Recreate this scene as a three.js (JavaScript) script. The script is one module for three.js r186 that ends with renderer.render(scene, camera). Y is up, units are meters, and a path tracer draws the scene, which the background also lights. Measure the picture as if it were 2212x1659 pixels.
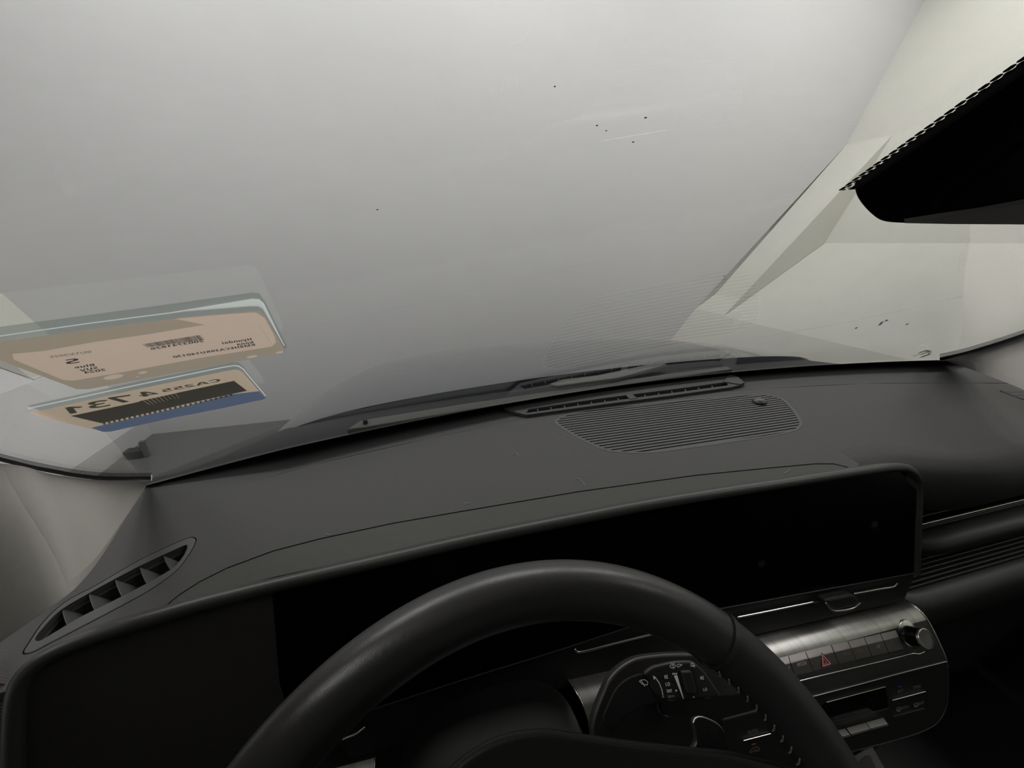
import * as THREE from 'three';
import { RoundedBoxGeometry } from 'three/addons/geometries/RoundedBoxGeometry.js';
import { RectAreaLightUniformsLib } from 'three/addons/lights/RectAreaLightUniformsLib.js';
import { mergeGeometries } from 'three/addons/utils/BufferGeometryUtils.js';

/* ---------- camera, light, exposure ---------- */
const scene = new THREE.Scene();
scene.background = new THREE.Color(0x000000);
const EYE = new THREE.Vector3(0, 1.15, 0);           // held above the steering wheel; x right, y up, car nose towards -z
const FOCAL = 850, PITCH = 20, YAW = 14, ROLL = 0.8; // focal length in pixels of the 2212 x 1659 frame
const camera = new THREE.PerspectiveCamera(2 * Math.atan(829.5 / FOCAL) * 180 / Math.PI, 2212 / 1659, 0.01, 60);
const rad = (d) => d * Math.PI / 180;
const AHEAD = new THREE.Vector3(Math.sin(rad(YAW)) * Math.cos(rad(PITCH)), -Math.sin(rad(PITCH)), -Math.cos(rad(YAW)) * Math.cos(rad(PITCH)));
const R0 = new THREE.Vector3(Math.cos(rad(YAW)), 0, Math.sin(rad(YAW)));
const U0 = new THREE.Vector3().crossVectors(R0, AHEAD);
const RIGHT = R0.clone().multiplyScalar(Math.cos(rad(ROLL))).addScaledVector(U0, -Math.sin(rad(ROLL)));
const UPV = U0.clone().multiplyScalar(Math.cos(rad(ROLL))).addScaledVector(R0, Math.sin(rad(ROLL)));
camera.position.copy(EYE);
camera.quaternion.setFromRotationMatrix(new THREE.Matrix4().makeBasis(RIGHT, UPV, AHEAD.clone().negate()));
scene.add(camera);

const renderer = new THREE.WebGLRenderer({ antialias: true });
renderer.toneMapping = THREE.LinearToneMapping;
renderer.toneMappingExposure = 0.75;
renderer.shadowMap.enabled = true;
RectAreaLightUniformsLib.init();

// ceiling light panels of the white bay, the side pair added for cabin light: [x, z, width (x), length (z), power factor]
const LIGHT_Y = 3.3;
const PANELS = [
  [-1.1, -1.92, 1.5, 0.7, 'left front', 1], [0.7, -1.92, 1.5, 0.7, 'middle front', 1], [2.7, -1.92, 1.7, 0.7, 'right front', 0.85],
  [-1.9, 0.9, 0.7, 2.2, 'added left side', 1.05], [2.9, 0.9, 0.7, 2.2, 'added right side', 0.9],  // unseen side pair, added to brighten the cabin through its windows
];
const LIGHT_POWER = 9.5, LIGHT_COLOR = new THREE.Color().setRGB(1.0, 0.985, 0.98);

/* ---------- helpers ---------- */
const V = (x, y, z) => new THREE.Vector3(x, y, z);
let seed = 7;
const rnd = () => { seed = (seed * 1664525 + 1013904223) % 4294967296; return seed / 4294967296; };
const rayDir = (u, v) => AHEAD.clone().addScaledVector(RIGHT, (u - 1106) / FOCAL).addScaledVector(UPV, -(v - 829.5) / FOCAL);
// a plane of the car: normal n towards the cabin, through point o (metres, seen from the eye's height)
function plane(nx, ny, nz, ox, oy, oz) {
  const n = V(nx, ny, nz).normalize(), o = V(ox, oy, oz).add(EYE);
  const ex = new THREE.Vector3().crossVectors(V(0, 1, 0), n); if (ex.lengthSq() < 1e-6) ex.set(1, 0, 0); ex.normalize();
  if (Math.abs(n.y) > 0.9) { ex.set(1, 0, 0).addScaledVector(n, -n.x).normalize(); }
  const ey = new THREE.Vector3().crossVectors(n, ex);
  return { n, o, ex, ey };
}
const shifted = (pl, d) => ({ ...pl, o: pl.o.clone().addScaledVector(pl.n, d) });
function T(u, v, pl) {                                  // survey: the point of a plane seen at photo position (u, v)
  const d = rayDir(u, v), s = pl.o.clone().sub(EYE).dot(pl.n) / d.dot(pl.n);
  return EYE.clone().addScaledVector(d, s);
}
const to2 = (p, pl) => { const q = p.clone().sub(pl.o); return new THREE.Vector2(q.dot(pl.ex), q.dot(pl.ey)); };
const from2 = (a, b, pl, h = 0) => pl.o.clone().addScaledVector(pl.ex, a).addScaledVector(pl.ey, b).addScaledVector(pl.n, h);
const caster = new THREE.Raycaster();
function M(u, v, mesh) {
  caster.set(EYE, rayDir(u, v).normalize());
  mesh.updateMatrixWorld(true);
  const h = caster.intersectObject(mesh, false)[0];
  if (!h) { console.log('no hit', u, v, mesh.name); return EYE.clone().addScaledVector(rayDir(u, v), 0.4); }
  return h.point.clone();
}
function curve2(pts, n, closed = false) {               // smooth a list of Vector2
  const c = new THREE.CatmullRomCurve3(pts.map((p) => V(p.x, p.y, 0)), closed, 'centripetal');
  return c.getPoints(n).map((p) => new THREE.Vector2(p.x, p.y));
}
function roundShape(pts, r) {                           // polygon with rounded corners
  const s = new THREE.Shape(), n = pts.length;
  for (let i = 0; i < n; i++) {
    const p = pts[i], a = pts[(i + n - 1) % n], b = pts[(i + 1) % n];
    const ra = Math.min(r, p.distanceTo(a) * 0.45), rb = Math.min(r, p.distanceTo(b) * 0.45);
    const p0 = p.clone().lerp(a, ra / p.distanceTo(a)), p1 = p.clone().lerp(b, rb / p.distanceTo(b));
    i ? s.lineTo(p0.x, p0.y) : s.moveTo(p0.x, p0.y);
    s.quadraticCurveTo(p.x, p.y, p1.x, p1.y);
  }
  s.closePath(); return s;
}
function extr(shape, pl, depth, bevel = 0, seg = 2) {   // front face on the plane, body behind it
  const g = new THREE.ExtrudeGeometry(shape, { depth: Math.max(1e-5, depth - 2 * bevel), bevelEnabled: bevel > 0, bevelThickness: bevel, bevelSize: bevel, bevelOffset: -bevel, bevelSegments: seg, curveSegments: 10 });
  g.translate(0, 0, -Math.max(1e-5, depth - 2 * bevel) - bevel);
  g.applyMatrix4(new THREE.Matrix4().makeBasis(pl.ex, pl.ey, pl.n).setPosition(pl.o));
  return g;
}
// plate whose outline was surveyed at photo positions px on plane pl
function plate(px, pl, depth, { r = 0, bevel = 0, smooth = 0, holes = [], seg = 2 } = {}) {
  let p = px.map(([u, v]) => to2(T(u, v, pl), pl));
  if (smooth) p = curve2(p, smooth, true).slice(0, -1);
  const s = r ? roundShape(p, r) : new THREE.Shape(p);
  for (const h of holes) s.holes.push(new THREE.Path(h));
  return extr(s, pl, depth, bevel, seg);
}
function flat(px, pl) {                                  // sheet of film or paper
  const g = new THREE.ShapeGeometry(new THREE.Shape(px.map(([u, v]) => to2(T(u, v, pl), pl))));
  return g.applyMatrix4(new THREE.Matrix4().makeBasis(pl.ex, pl.ey, pl.n).setPosition(pl.o));
}
const smoothHole = (px, pl, n) => curve2(px.map(([u, v]) => to2(T(u, v, pl), pl)), n, true).slice(0, -1);
function tube(pts, r, seg = 40, sides = 8, closed = false) {
  return new THREE.TubeGeometry(new THREE.CatmullRomCurve3(pts, closed, 'centripetal'), seg, r, sides, closed);
}
function capped(pts, r, seg = 40, sides = 8) {          // tube with round ends
  const g = [tube(pts, r, seg, sides)];
  for (const p of [pts[0], pts[pts.length - 1]]) g.push(new THREE.SphereGeometry(r, sides, 6).translate(p.x, p.y, p.z));
  return mergeGeometries(g);
}
function grid(nu, nv, f) {                              // f(s, t) -> Vector3, s and t in 0..1; uv in metres
  const pos = [], uv = [], idx = [], P = [];
  for (let j = 0; j <= nv; j++) for (let i = 0; i <= nu; i++) { const p = f(i / nu, j / nv); P.push(p); pos.push(p.x, p.y, p.z); }
  const at = (i, j) => P[j * (nu + 1) + i];
  const du = new Float64Array((nu + 1) * (nv + 1)), dv = new Float64Array((nu + 1) * (nv + 1));
  for (let j = 0; j <= nv; j++) for (let i = 0; i <= nu; i++) {
    const k = j * (nu + 1) + i;
    du[k] = i ? du[k - 1] + at(i, j).distanceTo(at(i - 1, j)) : 0; dv[k] = j ? dv[k - nu - 1] + at(i, j).distanceTo(at(i, j - 1)) : 0;
    uv.push(du[k], dv[k]);
    if (i < nu && j < nv) idx.push(k, k + 1, k + nu + 2, k, k + nu + 2, k + nu + 1);
  }
  const g = new THREE.BufferGeometry();
  g.setAttribute('position', new THREE.Float32BufferAttribute(pos, 3)); g.setAttribute('uv', new THREE.Float32BufferAttribute(uv, 2));
  g.setIndex(idx); g.computeVertexNormals(); return g;
}
// closed sheet: the grid f and the same grid moved by the vector function back(s, t)
function slab(nu, nv, f, back) {
  const a = grid(nu, nv, f), b = grid(nu, nv, (s, t) => f(1 - s, t).add(back(1 - s, t)));
  const e = [];
  const rim = (n, q) => e.push(grid(n, 1, (s, t) => { const [x, y] = q(s); const p = f(x, y); return t ? p.add(back(x, y)) : p; }));
  rim(nu, (s) => [1 - s, 0]); rim(nu, (s) => [s, 1]); rim(nv, (s) => [0, s]); rim(nv, (s) => [1, 1 - s]);
  return mergeGeometries([a, b, ...e]);
}
const used = {};
function numbered(name) { used[name] = (used[name] ?? -1) + 1; return used[name] ? `${name}_${String(used[name]).padStart(3, '0')}` : name; }
function thing(name, label, category, base, group) {
  const o = new THREE.Group(); o.name = numbered(name); o.position.copy(base); scene.add(o);
  o.userData = { label, category }; if (group) o.userData.group = group; return o;
}
const origin = (o) => { const p = V(0, 0, 0); for (let q = o; q && q !== scene; q = q.parent) p.add(q.position); return p; };
function part(name, geo, mat, parent, label) {          // geo in world metres
  const b = origin(parent); geo.translate(-b.x, -b.y, -b.z);
  const m = new THREE.Mesh(geo, mat); m.name = name; m.castShadow = m.receiveShadow = true; parent.add(m);
  if (label) m.userData.label = label; return m;
}
function solo(name, geo, mat, label, category, group) { // a thing that is one mesh, its origin at its base
  geo.computeBoundingBox(); const c = geo.boundingBox.getCenter(V(0, 0, 0)); c.y = geo.boundingBox.min.y;
  geo.translate(-c.x, -c.y, -c.z);
  const m = new THREE.Mesh(geo, mat); m.name = numbered(name); m.position.copy(c); m.castShadow = m.receiveShadow = true; scene.add(m);
  m.userData = { label, category }; if (group) m.userData.group = group; return m;
}
function structure(name, geo, mat, label, category) { const m = solo(name, geo, mat, label, category); m.userData.kind = 'structure'; return m; }
const box = (x0, x1, y0, y1, z0, z1, r = 0) => (r ? new RoundedBoxGeometry(x1 - x0, y1 - y0, z1 - z0, 3, r) : new THREE.BoxGeometry(x1 - x0, y1 - y0, z1 - z0)).translate((x0 + x1) / 2, (y0 + y1) / 2, (z0 + z1) / 2);
const rel = (x, y, f) => V(x, EYE.y + y, -f);           // x, height above the eye, distance ahead

/* ---------- materials ---------- */
function dataTex(n, f, rep, rep2 = rep) {               // grey texture from f(x, y) in 0..1, repeating
  const d = new Uint8Array(n * n * 4);
  for (let y = 0; y < n; y++) for (let x = 0; x < n; x++) { const v = Math.max(0, Math.min(255, 255 * f(x / n, y / n))), k = 4 * (y * n + x); d[k] = d[k + 1] = d[k + 2] = v; d[k + 3] = 255; }
  const t = new THREE.DataTexture(d, n, n); t.wrapS = t.wrapT = THREE.RepeatWrapping; t.magFilter = THREE.LinearFilter; t.minFilter = THREE.LinearMipmapLinearFilter; t.repeat.set(rep, rep2); t.needsUpdate = true; return t;
}
function valueNoise(cells) {                            // tiling value noise
  const g = Array.from({ length: cells * cells }, rnd), w = (t) => t * t * (3 - 2 * t);
  return (x, y) => { const X = x * cells, Y = y * cells, i = Math.floor(X), j = Math.floor(Y), a = w(X - i), b = w(Y - j), q = (p, r) => g[((r % cells) + cells) % cells * cells + ((p % cells) + cells) % cells];
    return (q(i, j) * (1 - a) + q(i + 1, j) * a) * (1 - b) + (q(i, j + 1) * (1 - a) + q(i + 1, j + 1) * a) * b; };
}
const n16 = valueNoise(16), n48 = valueNoise(48), n100 = valueNoise(100);
const grainTex = dataTex(256, (x, y) => 0.25 * n48(x, y) + 0.75 * n100(x, y), 1 / 0.05);
const leatherTex = dataTex(256, (x, y) => { const a = Math.abs(n48(x, y) - 0.5) * 2, b = Math.abs(n16(x + 0.3, y) - 0.5) * 2; return Math.min(1, Math.pow(Math.min(a, b * 1.4), 0.5) * 1.2); }, 1 / 0.05);
const fineTex = leatherTex.clone(); fineTex.repeat.set(1 / 0.022, 1 / 0.022);
const twillTex = dataTex(256, (x, y) => 0.5 + 0.35 * Math.sin(2 * Math.PI * (x * 32 + y * 32)) * (0.6 + 0.4 * Math.sin(2 * Math.PI * (x * 32 - y * 32))) + 0.15 * (n100(x, y) - 0.5), 1 / 0.04);
const ribTex = dataTex(256, (x, y) => 0.5 + 0.4 * Math.sin(2 * Math.PI * (y * 24 + 0.15 * n16(x, y))) + 0.25 * (n100(x, y) - 0.5), 1 / 0.055);
const brushTex = dataTex(256, (x, y) => { const s = n100(x, 0.37) * 0.5 + n48(x, 0.1) * 0.3 + n100((x * 2 + 0.33) % 1, 0.8) * 0.2; return 0.35 + 0.5 * s; }, 1 / 0.06, 1 / 0.5);
const brushTone = dataTex(256, (x, y) => { const s = n100(x, 0.37) * 0.5 + n48(x, 0.1) * 0.3 + n100((x * 2 + 0.33) % 1, 0.8) * 0.2; return 0.72 + 0.4 * (s - 0.3); }, 1 / 0.06, 1 / 0.5);
const wallTex = dataTex(512, (x, y) => 0.975 + 0.025 * (0.6 * n16(x, y) + 0.4 * n100(x, y)), 1 / 1.6);
wallTex.colorSpace = THREE.SRGBColorSpace;
const lin = (r, g, b) => new THREE.Color().setRGB(r, g, b);
const std = (name, c, roughness, o = {}) => { const m = new THREE.MeshPhysicalMaterial({ color: c, roughness, ...o }); m.name = name; return m; };
const MAT = {
  wall: std('white panel', lin(0.60, 0.60, 0.60), 0.75, { map: wallTex }),
  cream: std('cream white panel', lin(0.60, 0.595, 0.54), 0.75, { map: wallTex }),
  concrete: std('grey concrete', lin(0.11, 0.11, 0.105), 0.9, { bumpMap: grainTex, bumpScale: 0.002 }),
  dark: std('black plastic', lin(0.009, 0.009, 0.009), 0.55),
  pad: std('charcoal soft dash skin', lin(0.037, 0.0365, 0.036), 0.68, { bumpMap: grainTex, bumpScale: 0.00018 }),
  ledge: std('charcoal hard dash plastic', lin(0.034, 0.034, 0.034), 0.7, { bumpMap: grainTex, bumpScale: 0.00018 }),
  hoodpad: std('grey green woven dash skin', lin(0.037, 0.038, 0.0325), 0.68, { bumpMap: twillTex, bumpScale: 0.00025 }),
  slat: std('dark grey grille plastic', lin(0.05, 0.05, 0.047), 0.6),
  lip: std('satin charcoal lip', lin(0.030, 0.030, 0.028), 0.45),
  bezel: std('satin black bezel', lin(0.03, 0.03, 0.028), 0.45),
  glassBlack: std('switched off display glass', lin(0.0015, 0.0016, 0.0016), 0.22, { specularIntensity: 0.25 }),
  matte: std('black woven trim', lin(0.022, 0.019, 0.019), 0.85, { bumpMap: twillTex, bumpScale: 0.0004 }),
  sidecloth: std('brown black ribbed trim', lin(0.085, 0.072, 0.074), 0.8, { bumpMap: ribTex, bumpScale: 0.0005 }),
  pillar: std('light grey ribbed cloth', lin(0.62, 0.59, 0.555), 0.9, { bumpMap: ribTex, bumpScale: 0.00005 }),
  capgrey: std('brown grey plastic', lin(0.30, 0.28, 0.27), 0.6),
  headliner: std('grey headliner cloth', lin(0.35, 0.34, 0.32), 0.95),
  leather: std('black leather', lin(0.021, 0.0205, 0.020), 0.31, { bumpMap: fineTex, bumpScale: 0.00003 }),
  grip: std('black smooth leather', lin(0.014, 0.014, 0.014), 0.5, { bumpMap: fineTex, bumpScale: 0.00003 }),
  shroud: std('grained black plastic', lin(0.008, 0.008, 0.0076), 0.5, { bumpMap: fineTex, bumpScale: 0.00006 }),
  brushed: std('brushed dark silver', lin(0.62, 0.60, 0.575), 0.38, { metalness: 1, bumpMap: brushTex, bumpScale: 0.00005, map: brushTone }),
  button: std('brushed dark button', lin(0.24, 0.215, 0.21), 0.4, { metalness: 1 }),
  chrome: std('satin chrome', lin(0.72, 0.71, 0.68), 0.18, { metalness: 1 }),
  silver: std('satin silver plastic', lin(0.6, 0.59, 0.56), 0.3, { metalness: 1 }),
  panel: std('satin black control panel', lin(0.02, 0.019, 0.018), 0.42),
  gloss: std('piano black', lin(0.004, 0.004, 0.004), 0.12, { specularIntensity: 0.5 }),
  toggle: std('pale silver plastic', lin(0.62, 0.60, 0.55), 0.4, { metalness: 0.2 }),
  shelf: std('brown grey console plastic', lin(0.09, 0.075, 0.07), 0.5),
  stitch: std('grey thread', lin(0.16, 0.155, 0.13), 0.8),
  paint: std('dark blue grey metallic paint', lin(0.026, 0.036, 0.044), 0.35, { metalness: 0.4, clearcoat: 1, clearcoatRoughness: 0.06 }),
  cowl: std('weathered black plastic', lin(0.016, 0.018, 0.019), 0.6),
  wiper: std('dusty grey plastic', lin(0.105, 0.105, 0.097), 0.6),
  rubber: std('black rubber', lin(0.01, 0.01, 0.01), 0.7),
  hollow: std('deep black plastic', lin(0.006, 0.006, 0.006), 0.9, { specularIntensity: 0.1 }),
  frit: std('black ceramic frit', lin(0.004, 0.004, 0.004), 0.6, { specularIntensity: 0.3 }),
  glass: std('windshield glass', lin(0.95, 0.955, 0.945), 0.0, { transmission: 1, thickness: 0, ior: 1.5 }),
  tint: std('tinted side glass', lin(0.80, 0.82, 0.80), 0.0, { transmission: 1, thickness: 0, ior: 1.5 }),
  paper: std('tan sticker paper', lin(0.34, 0.27, 0.22), 0.9, { transmission: 0.35, thickness: 0 }),
  sleeve: std('clear plastic pouch', lin(0.72, 0.78, 0.76), 0.3, { transmission: 0.85, thickness: 0 }),
  white: std('white card', lin(0.95, 0.95, 0.93), 1, { transmission: 0.95, thickness: 0 }),
};
for (const m of Object.values(MAT)) m.side = THREE.DoubleSide;

/* ---------- print: lettering laid on a plane, surveyed at photo positions ---------- */
function print(name, pl, corners, draw, parent, { lift = 0.0003, res = 420, outline = null, color = 0xffffff, rough = 0.7, mat = {} } = {}) {
  const P = corners.map(([u, v]) => to2(T(u, v, pl), pl));
  const x0 = Math.min(...P.map((p) => p.x)), x1 = Math.max(...P.map((p) => p.x)), y0 = Math.min(...P.map((p) => p.y)), y1 = Math.max(...P.map((p) => p.y));
  const w = x1 - x0, h = y1 - y0, k = res / Math.max(w, h), cv = document.createElement('canvas');
  cv.width = Math.max(8, Math.round(w * k)); cv.height = Math.max(8, Math.round(h * k));
  const c = cv.getContext('2d');
  const L = (u, v) => { const p = to2(T(u, v, pl), pl); return [(p.x - x0) * k, (y1 - p.y) * k]; };
  const path = (pts, close) => { c.beginPath(); pts.forEach(([u, v], i) => (i ? c.lineTo(...L(u, v)) : c.moveTo(...L(u, v)))); if (close) c.closePath(); };
  const tools = { c, L, path,
    fill: (pts, s) => { path(pts, true); c.fillStyle = s; c.fill(); },
    line: (pts, s, wpx, close) => { path(pts, close); c.strokeStyle = s; const a = L(pts[0][0], pts[0][1]), b = L(pts[0][0] + 10, pts[0][1]); c.lineWidth = wpx * Math.hypot(b[0] - a[0], b[1] - a[1]) / 10; c.lineCap = c.lineJoin = 'round'; c.stroke(); },
    text: (str, a, b, top, s, font = 'sans-serif', weight = 'normal') => {   // baseline from a to b, capitals reach to top (above a)
      const A = L(...a), B = L(...b), C = L(...top);
      c.save(); c.setTransform(1, 0, 0, 1, 0, 0); c.font = `${weight} 100px ${font}`;
      const tw = c.measureText(str).width || 1;
      c.setTransform((B[0] - A[0]) / tw, (B[1] - A[1]) / tw, (A[0] - C[0]) / 72, (A[1] - C[1]) / 72, A[0], A[1]);
      c.fillStyle = s; c.fillText(str, 0, 0); c.restore();
    } };
  draw(tools);
  const t = new THREE.CanvasTexture(cv); t.colorSpace = THREE.SRGBColorSpace; t.magFilter = THREE.LinearFilter;
  const m = new THREE.MeshPhysicalMaterial({ map: t, transparent: true, roughness: rough, color, side: THREE.DoubleSide, ...mat }); m.name = name;
  const q = outline ? outline.map(([u, v]) => to2(T(u, v, pl), pl)) : [new THREE.Vector2(x0, y0), new THREE.Vector2(x1, y0), new THREE.Vector2(x1, y1), new THREE.Vector2(x0, y1)];
  const g = new THREE.ShapeGeometry(new THREE.Shape(q)), pa = g.attributes.position, ua = g.attributes.uv;
  for (let i = 0; i < pa.count; i++) { ua.setXY(i, (pa.getX(i) - x0) / w, (pa.getY(i) - y0) / h); }
  g.applyMatrix4(new THREE.Matrix4().makeBasis(pl.ex, pl.ey, pl.n).setPosition(pl.o.clone().addScaledVector(pl.n, lift)));
  return part(name, g, m, parent);
}

/* ---------- planes of the car ---------- */
const DASH = plane(0, 1, 0.1, 0, -0.30, 0);                    // dash top
const PANEL = plane(0, 0.257, 1, 0, -0.275, -0.300);           // display panel, leaning back
const PANEL_L = plane(0.3, 0.257, 1, -0.137, -0.275, -0.300);  // its left end turns towards the driver
const ROWP = plane(0.038, 0.63, 0.776, 0.58, -0.478, -0.233);  // media button row
const CLIM = plane(0.015, 0.25, 0.97, 0.60, -0.527, -0.200);   // climate panel
const WA = V(0.03, Math.sin(0.68), Math.cos(0.68)).normalize(); // steering axis, towards the driver
const WC = rel(0.039, -0.336, 0.053);                          // wheel centre
const WHEEL = plane(WA.x, WA.y, WA.z, 0.039, -0.336, -0.053);
const CAR_X = 0.417;                                           // the car's centre line
const baseF = (x) => 0.612 - 0.205 * (x - 0.5) ** 2;  // foot of the windshield, ahead of the eye
const RAKE = 0.575;
const glassAt = (x, f) => rel(x, -0.258 + RAKE * (baseF(x) - f), f);
const sideX = (f) => 0.735 - 0.28 * Math.max(0, 0.47 - f);     // half width of the windshield at a distance ahead
const wideGlass = new THREE.Mesh(grid(40, 40, (s, t) => { const x = -0.6 + 2.1 * s; return glassAt(x, baseF(x) + 0.05 - 0.9 * t); }), new THREE.MeshBasicMaterial({ side: THREE.DoubleSide }));

/* =====================================================================
   THE WHITE BAY
   ===================================================================== */
const FRONT = 2.80;                                            // front wall, ahead of the eye
const GROUND = -1.15, CEIL = 2.25, BACK = -4.2;
// cross-section of the right side at the front end block, and of the run of wall behind it
const rightBlock = [[1.80, GROUND], [2.076, -0.841], [3.432, 0.666]];
const rightWall = [[1.80, GROUND], [2.265, -0.556], [3.065, -0.047], [3.445, 0.68], [3.86, 1.64], [4.10, CEIL]];
const leftWall = [[-1.715, GROUND], [-1.72, -1.04], [-1.93, -0.65], [-2.78, -0.07], [-3.0, 0.66], [-3.4, 1.64], [-3.6, CEIL]];
const leftBlock = [[-1.715, GROUND], [-1.72, -1.04], [-2.161, -0.223], [-2.98, 0.66]];
{
  const run = (a, b, f0, f1) => {                              // one wall facet between two corners of the cross-section
    const n = V(b[1] - a[1], -(b[0] - a[0]), 0).normalize(); if (n.x * (a[0] > 0 ? 1 : -1) < 0) n.negate();
    return slab(1, 1, (s, t) => rel(a[0] + (b[0] - a[0]) * t, a[1] + (b[1] - a[1]) * t, f0 + (f1 - f0) * s), () => n.clone().multiplyScalar(0.08));
  };
  const wallObj = (name, sec, mats, label, cat) => {
    const g = thing(name, label, cat, rel(sec[0][0], GROUND, 0)); g.userData.kind = 'structure';
    for (let i = 0; i < sec.length - 1; i++) part('wall_panel', run(sec[i], sec[i + 1], BACK, FRONT), mats[i], g);
    return g;
  };
  structure('floor', box(-4.2, 4.6, EYE.y + GROUND - 0.1, EYE.y + GROUND, -FRONT - 0.2, -BACK + 0.2), MAT.concrete, 'grey concrete floor under the car', 'floor');
  structure('wall_front', box(-4.2, 4.6, EYE.y + GROUND, EYE.y + CEIL + 0.1, -FRONT - 0.12, -FRONT), MAT.wall, 'plain white wall in front of the car', 'wall');
  structure('wall_back', box(-4.2, 4.6, EYE.y + GROUND, EYE.y + CEIL + 0.1, -BACK, -BACK + 0.12), MAT.wall, 'white wall behind the car', 'wall');
  structure('ceiling', box(-4.2, 4.6, EYE.y + CEIL, EYE.y + CEIL + 0.1, -FRONT, -BACK), MAT.wall, 'white ceiling of the bay', 'ceiling');
  const wallR = wallObj('wall_right', rightWall, [MAT.cream, MAT.cream, MAT.cream, MAT.cream, MAT.cream], 'cream white folded side wall beyond the passenger side', 'wall');
  const wallL = wallObj('wall_left', leftWall, [MAT.wall, MAT.wall, MAT.wall, MAT.wall, MAT.wall, MAT.wall], 'white folded side wall beyond the driver side', 'wall');
  const block = (sec, wallSec, f0, wall) => {           // sloping filler in the front corner, standing proud of the side wall
    const s = new THREE.Shape([...sec, ...wallSec].map((p) => new THREE.Vector2(p[0], p[1])));
    const g = new THREE.ExtrudeGeometry(s, { depth: FRONT - f0, bevelEnabled: false });
    g.applyMatrix4(new THREE.Matrix4().makeBasis(V(1, 0, 0), V(0, 1, 0), V(0, 0, 1)).setPosition(0, EYE.y, -FRONT));
    return part('corner_panel', g, MAT.cream, wall, 'sloping corner panel beside the front wall');
  };
  block([[2.265 - 0.02, -0.66], [3.445, 0.678]], [[3.07, -0.04], [2.27, -0.55]], 2.475, wallR);
  block([[-1.93, -0.66], [-2.15, -0.245], [-2.99, 0.66]], [[-2.78, -0.065], [-1.935, -0.64]], 2.475, wallL);
  // scuffs on the right hand slope
  const slope = plane(-0.53, 0.848, 0, 2.265, -0.556, -1.5);
  for (const [u, v, du, dv, w] of [[2078, 608, 10, -4, 2.4], [2086, 605, 8, -4, 2], [2108, 565, 8, -4, 1.2], [2172, 571, 6, -2, 1.2], [1896, 704, 14, -10, 1.6], [1910, 694, 10, -3, 1.6], [1846, 710, 7, -3, 1.2], [1955, 702, 9, -3, 1], [1670, 648, 5, -3, 1], [1820, 558, 7, -3, 0.8]])
    part('scuff_mark', plate([[u, v], [u + du * 0.5, v + dv * 0.7 - w], [u + du, v + dv], [u + du * 0.5, v + dv * 0.4 + w]], shifted(slope, 0.002), 0.0015), MAT.rubber, wallR);
  // things on the ground in the far left corner
  const GP = plane(0, 1, 0, 0, GROUND, 0), bp = T(318, 986, GP);
  const bolt = thing('floor_bracket', 'small grey bracket standing on the floor at the left front corner', 'bracket', bp.clone());
  part('post', box(bp.x - 0.012, bp.x + 0.012, bp.y, bp.y + 0.10, bp.z - 0.012, bp.z + 0.012, 0.004), MAT.wiper, bolt);
  part('foot', box(bp.x - 0.10, bp.x - 0.01, bp.y, bp.y + 0.05, bp.z - 0.04, bp.z + 0.02, 0.006), MAT.dark, bolt);
}
// ceiling lights
for (const [x, z, w, l, side, pw] of PANELS) {
  const t = thing('ceiling_light', `flat white ceiling light panel above the car, ${side} one of the bay`, 'light', V(x, LIGHT_Y, z));
  const glow = new THREE.MeshStandardMaterial({ color: 0xffffff, emissive: LIGHT_COLOR, emissiveIntensity: 1.2 }); glow.name = 'light diffuser';
  part('frame', box(x - w / 2 - 0.03, x + w / 2 + 0.03, LIGHT_Y + 0.012, LIGHT_Y + 0.05, z - l / 2 - 0.03, z + l / 2 + 0.03, 0.005), MAT.silver, t);
  part('diffuser', box(x - w / 2, x + w / 2, LIGHT_Y + 0.004, LIGHT_Y + 0.014, z - l / 2, z + l / 2), glow, t);
  const a = new THREE.RectAreaLight(LIGHT_COLOR, LIGHT_POWER * pw, w, l);
  a.position.set(x, LIGHT_Y, z); a.lookAt(x, 0, z); scene.add(a);
}

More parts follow.
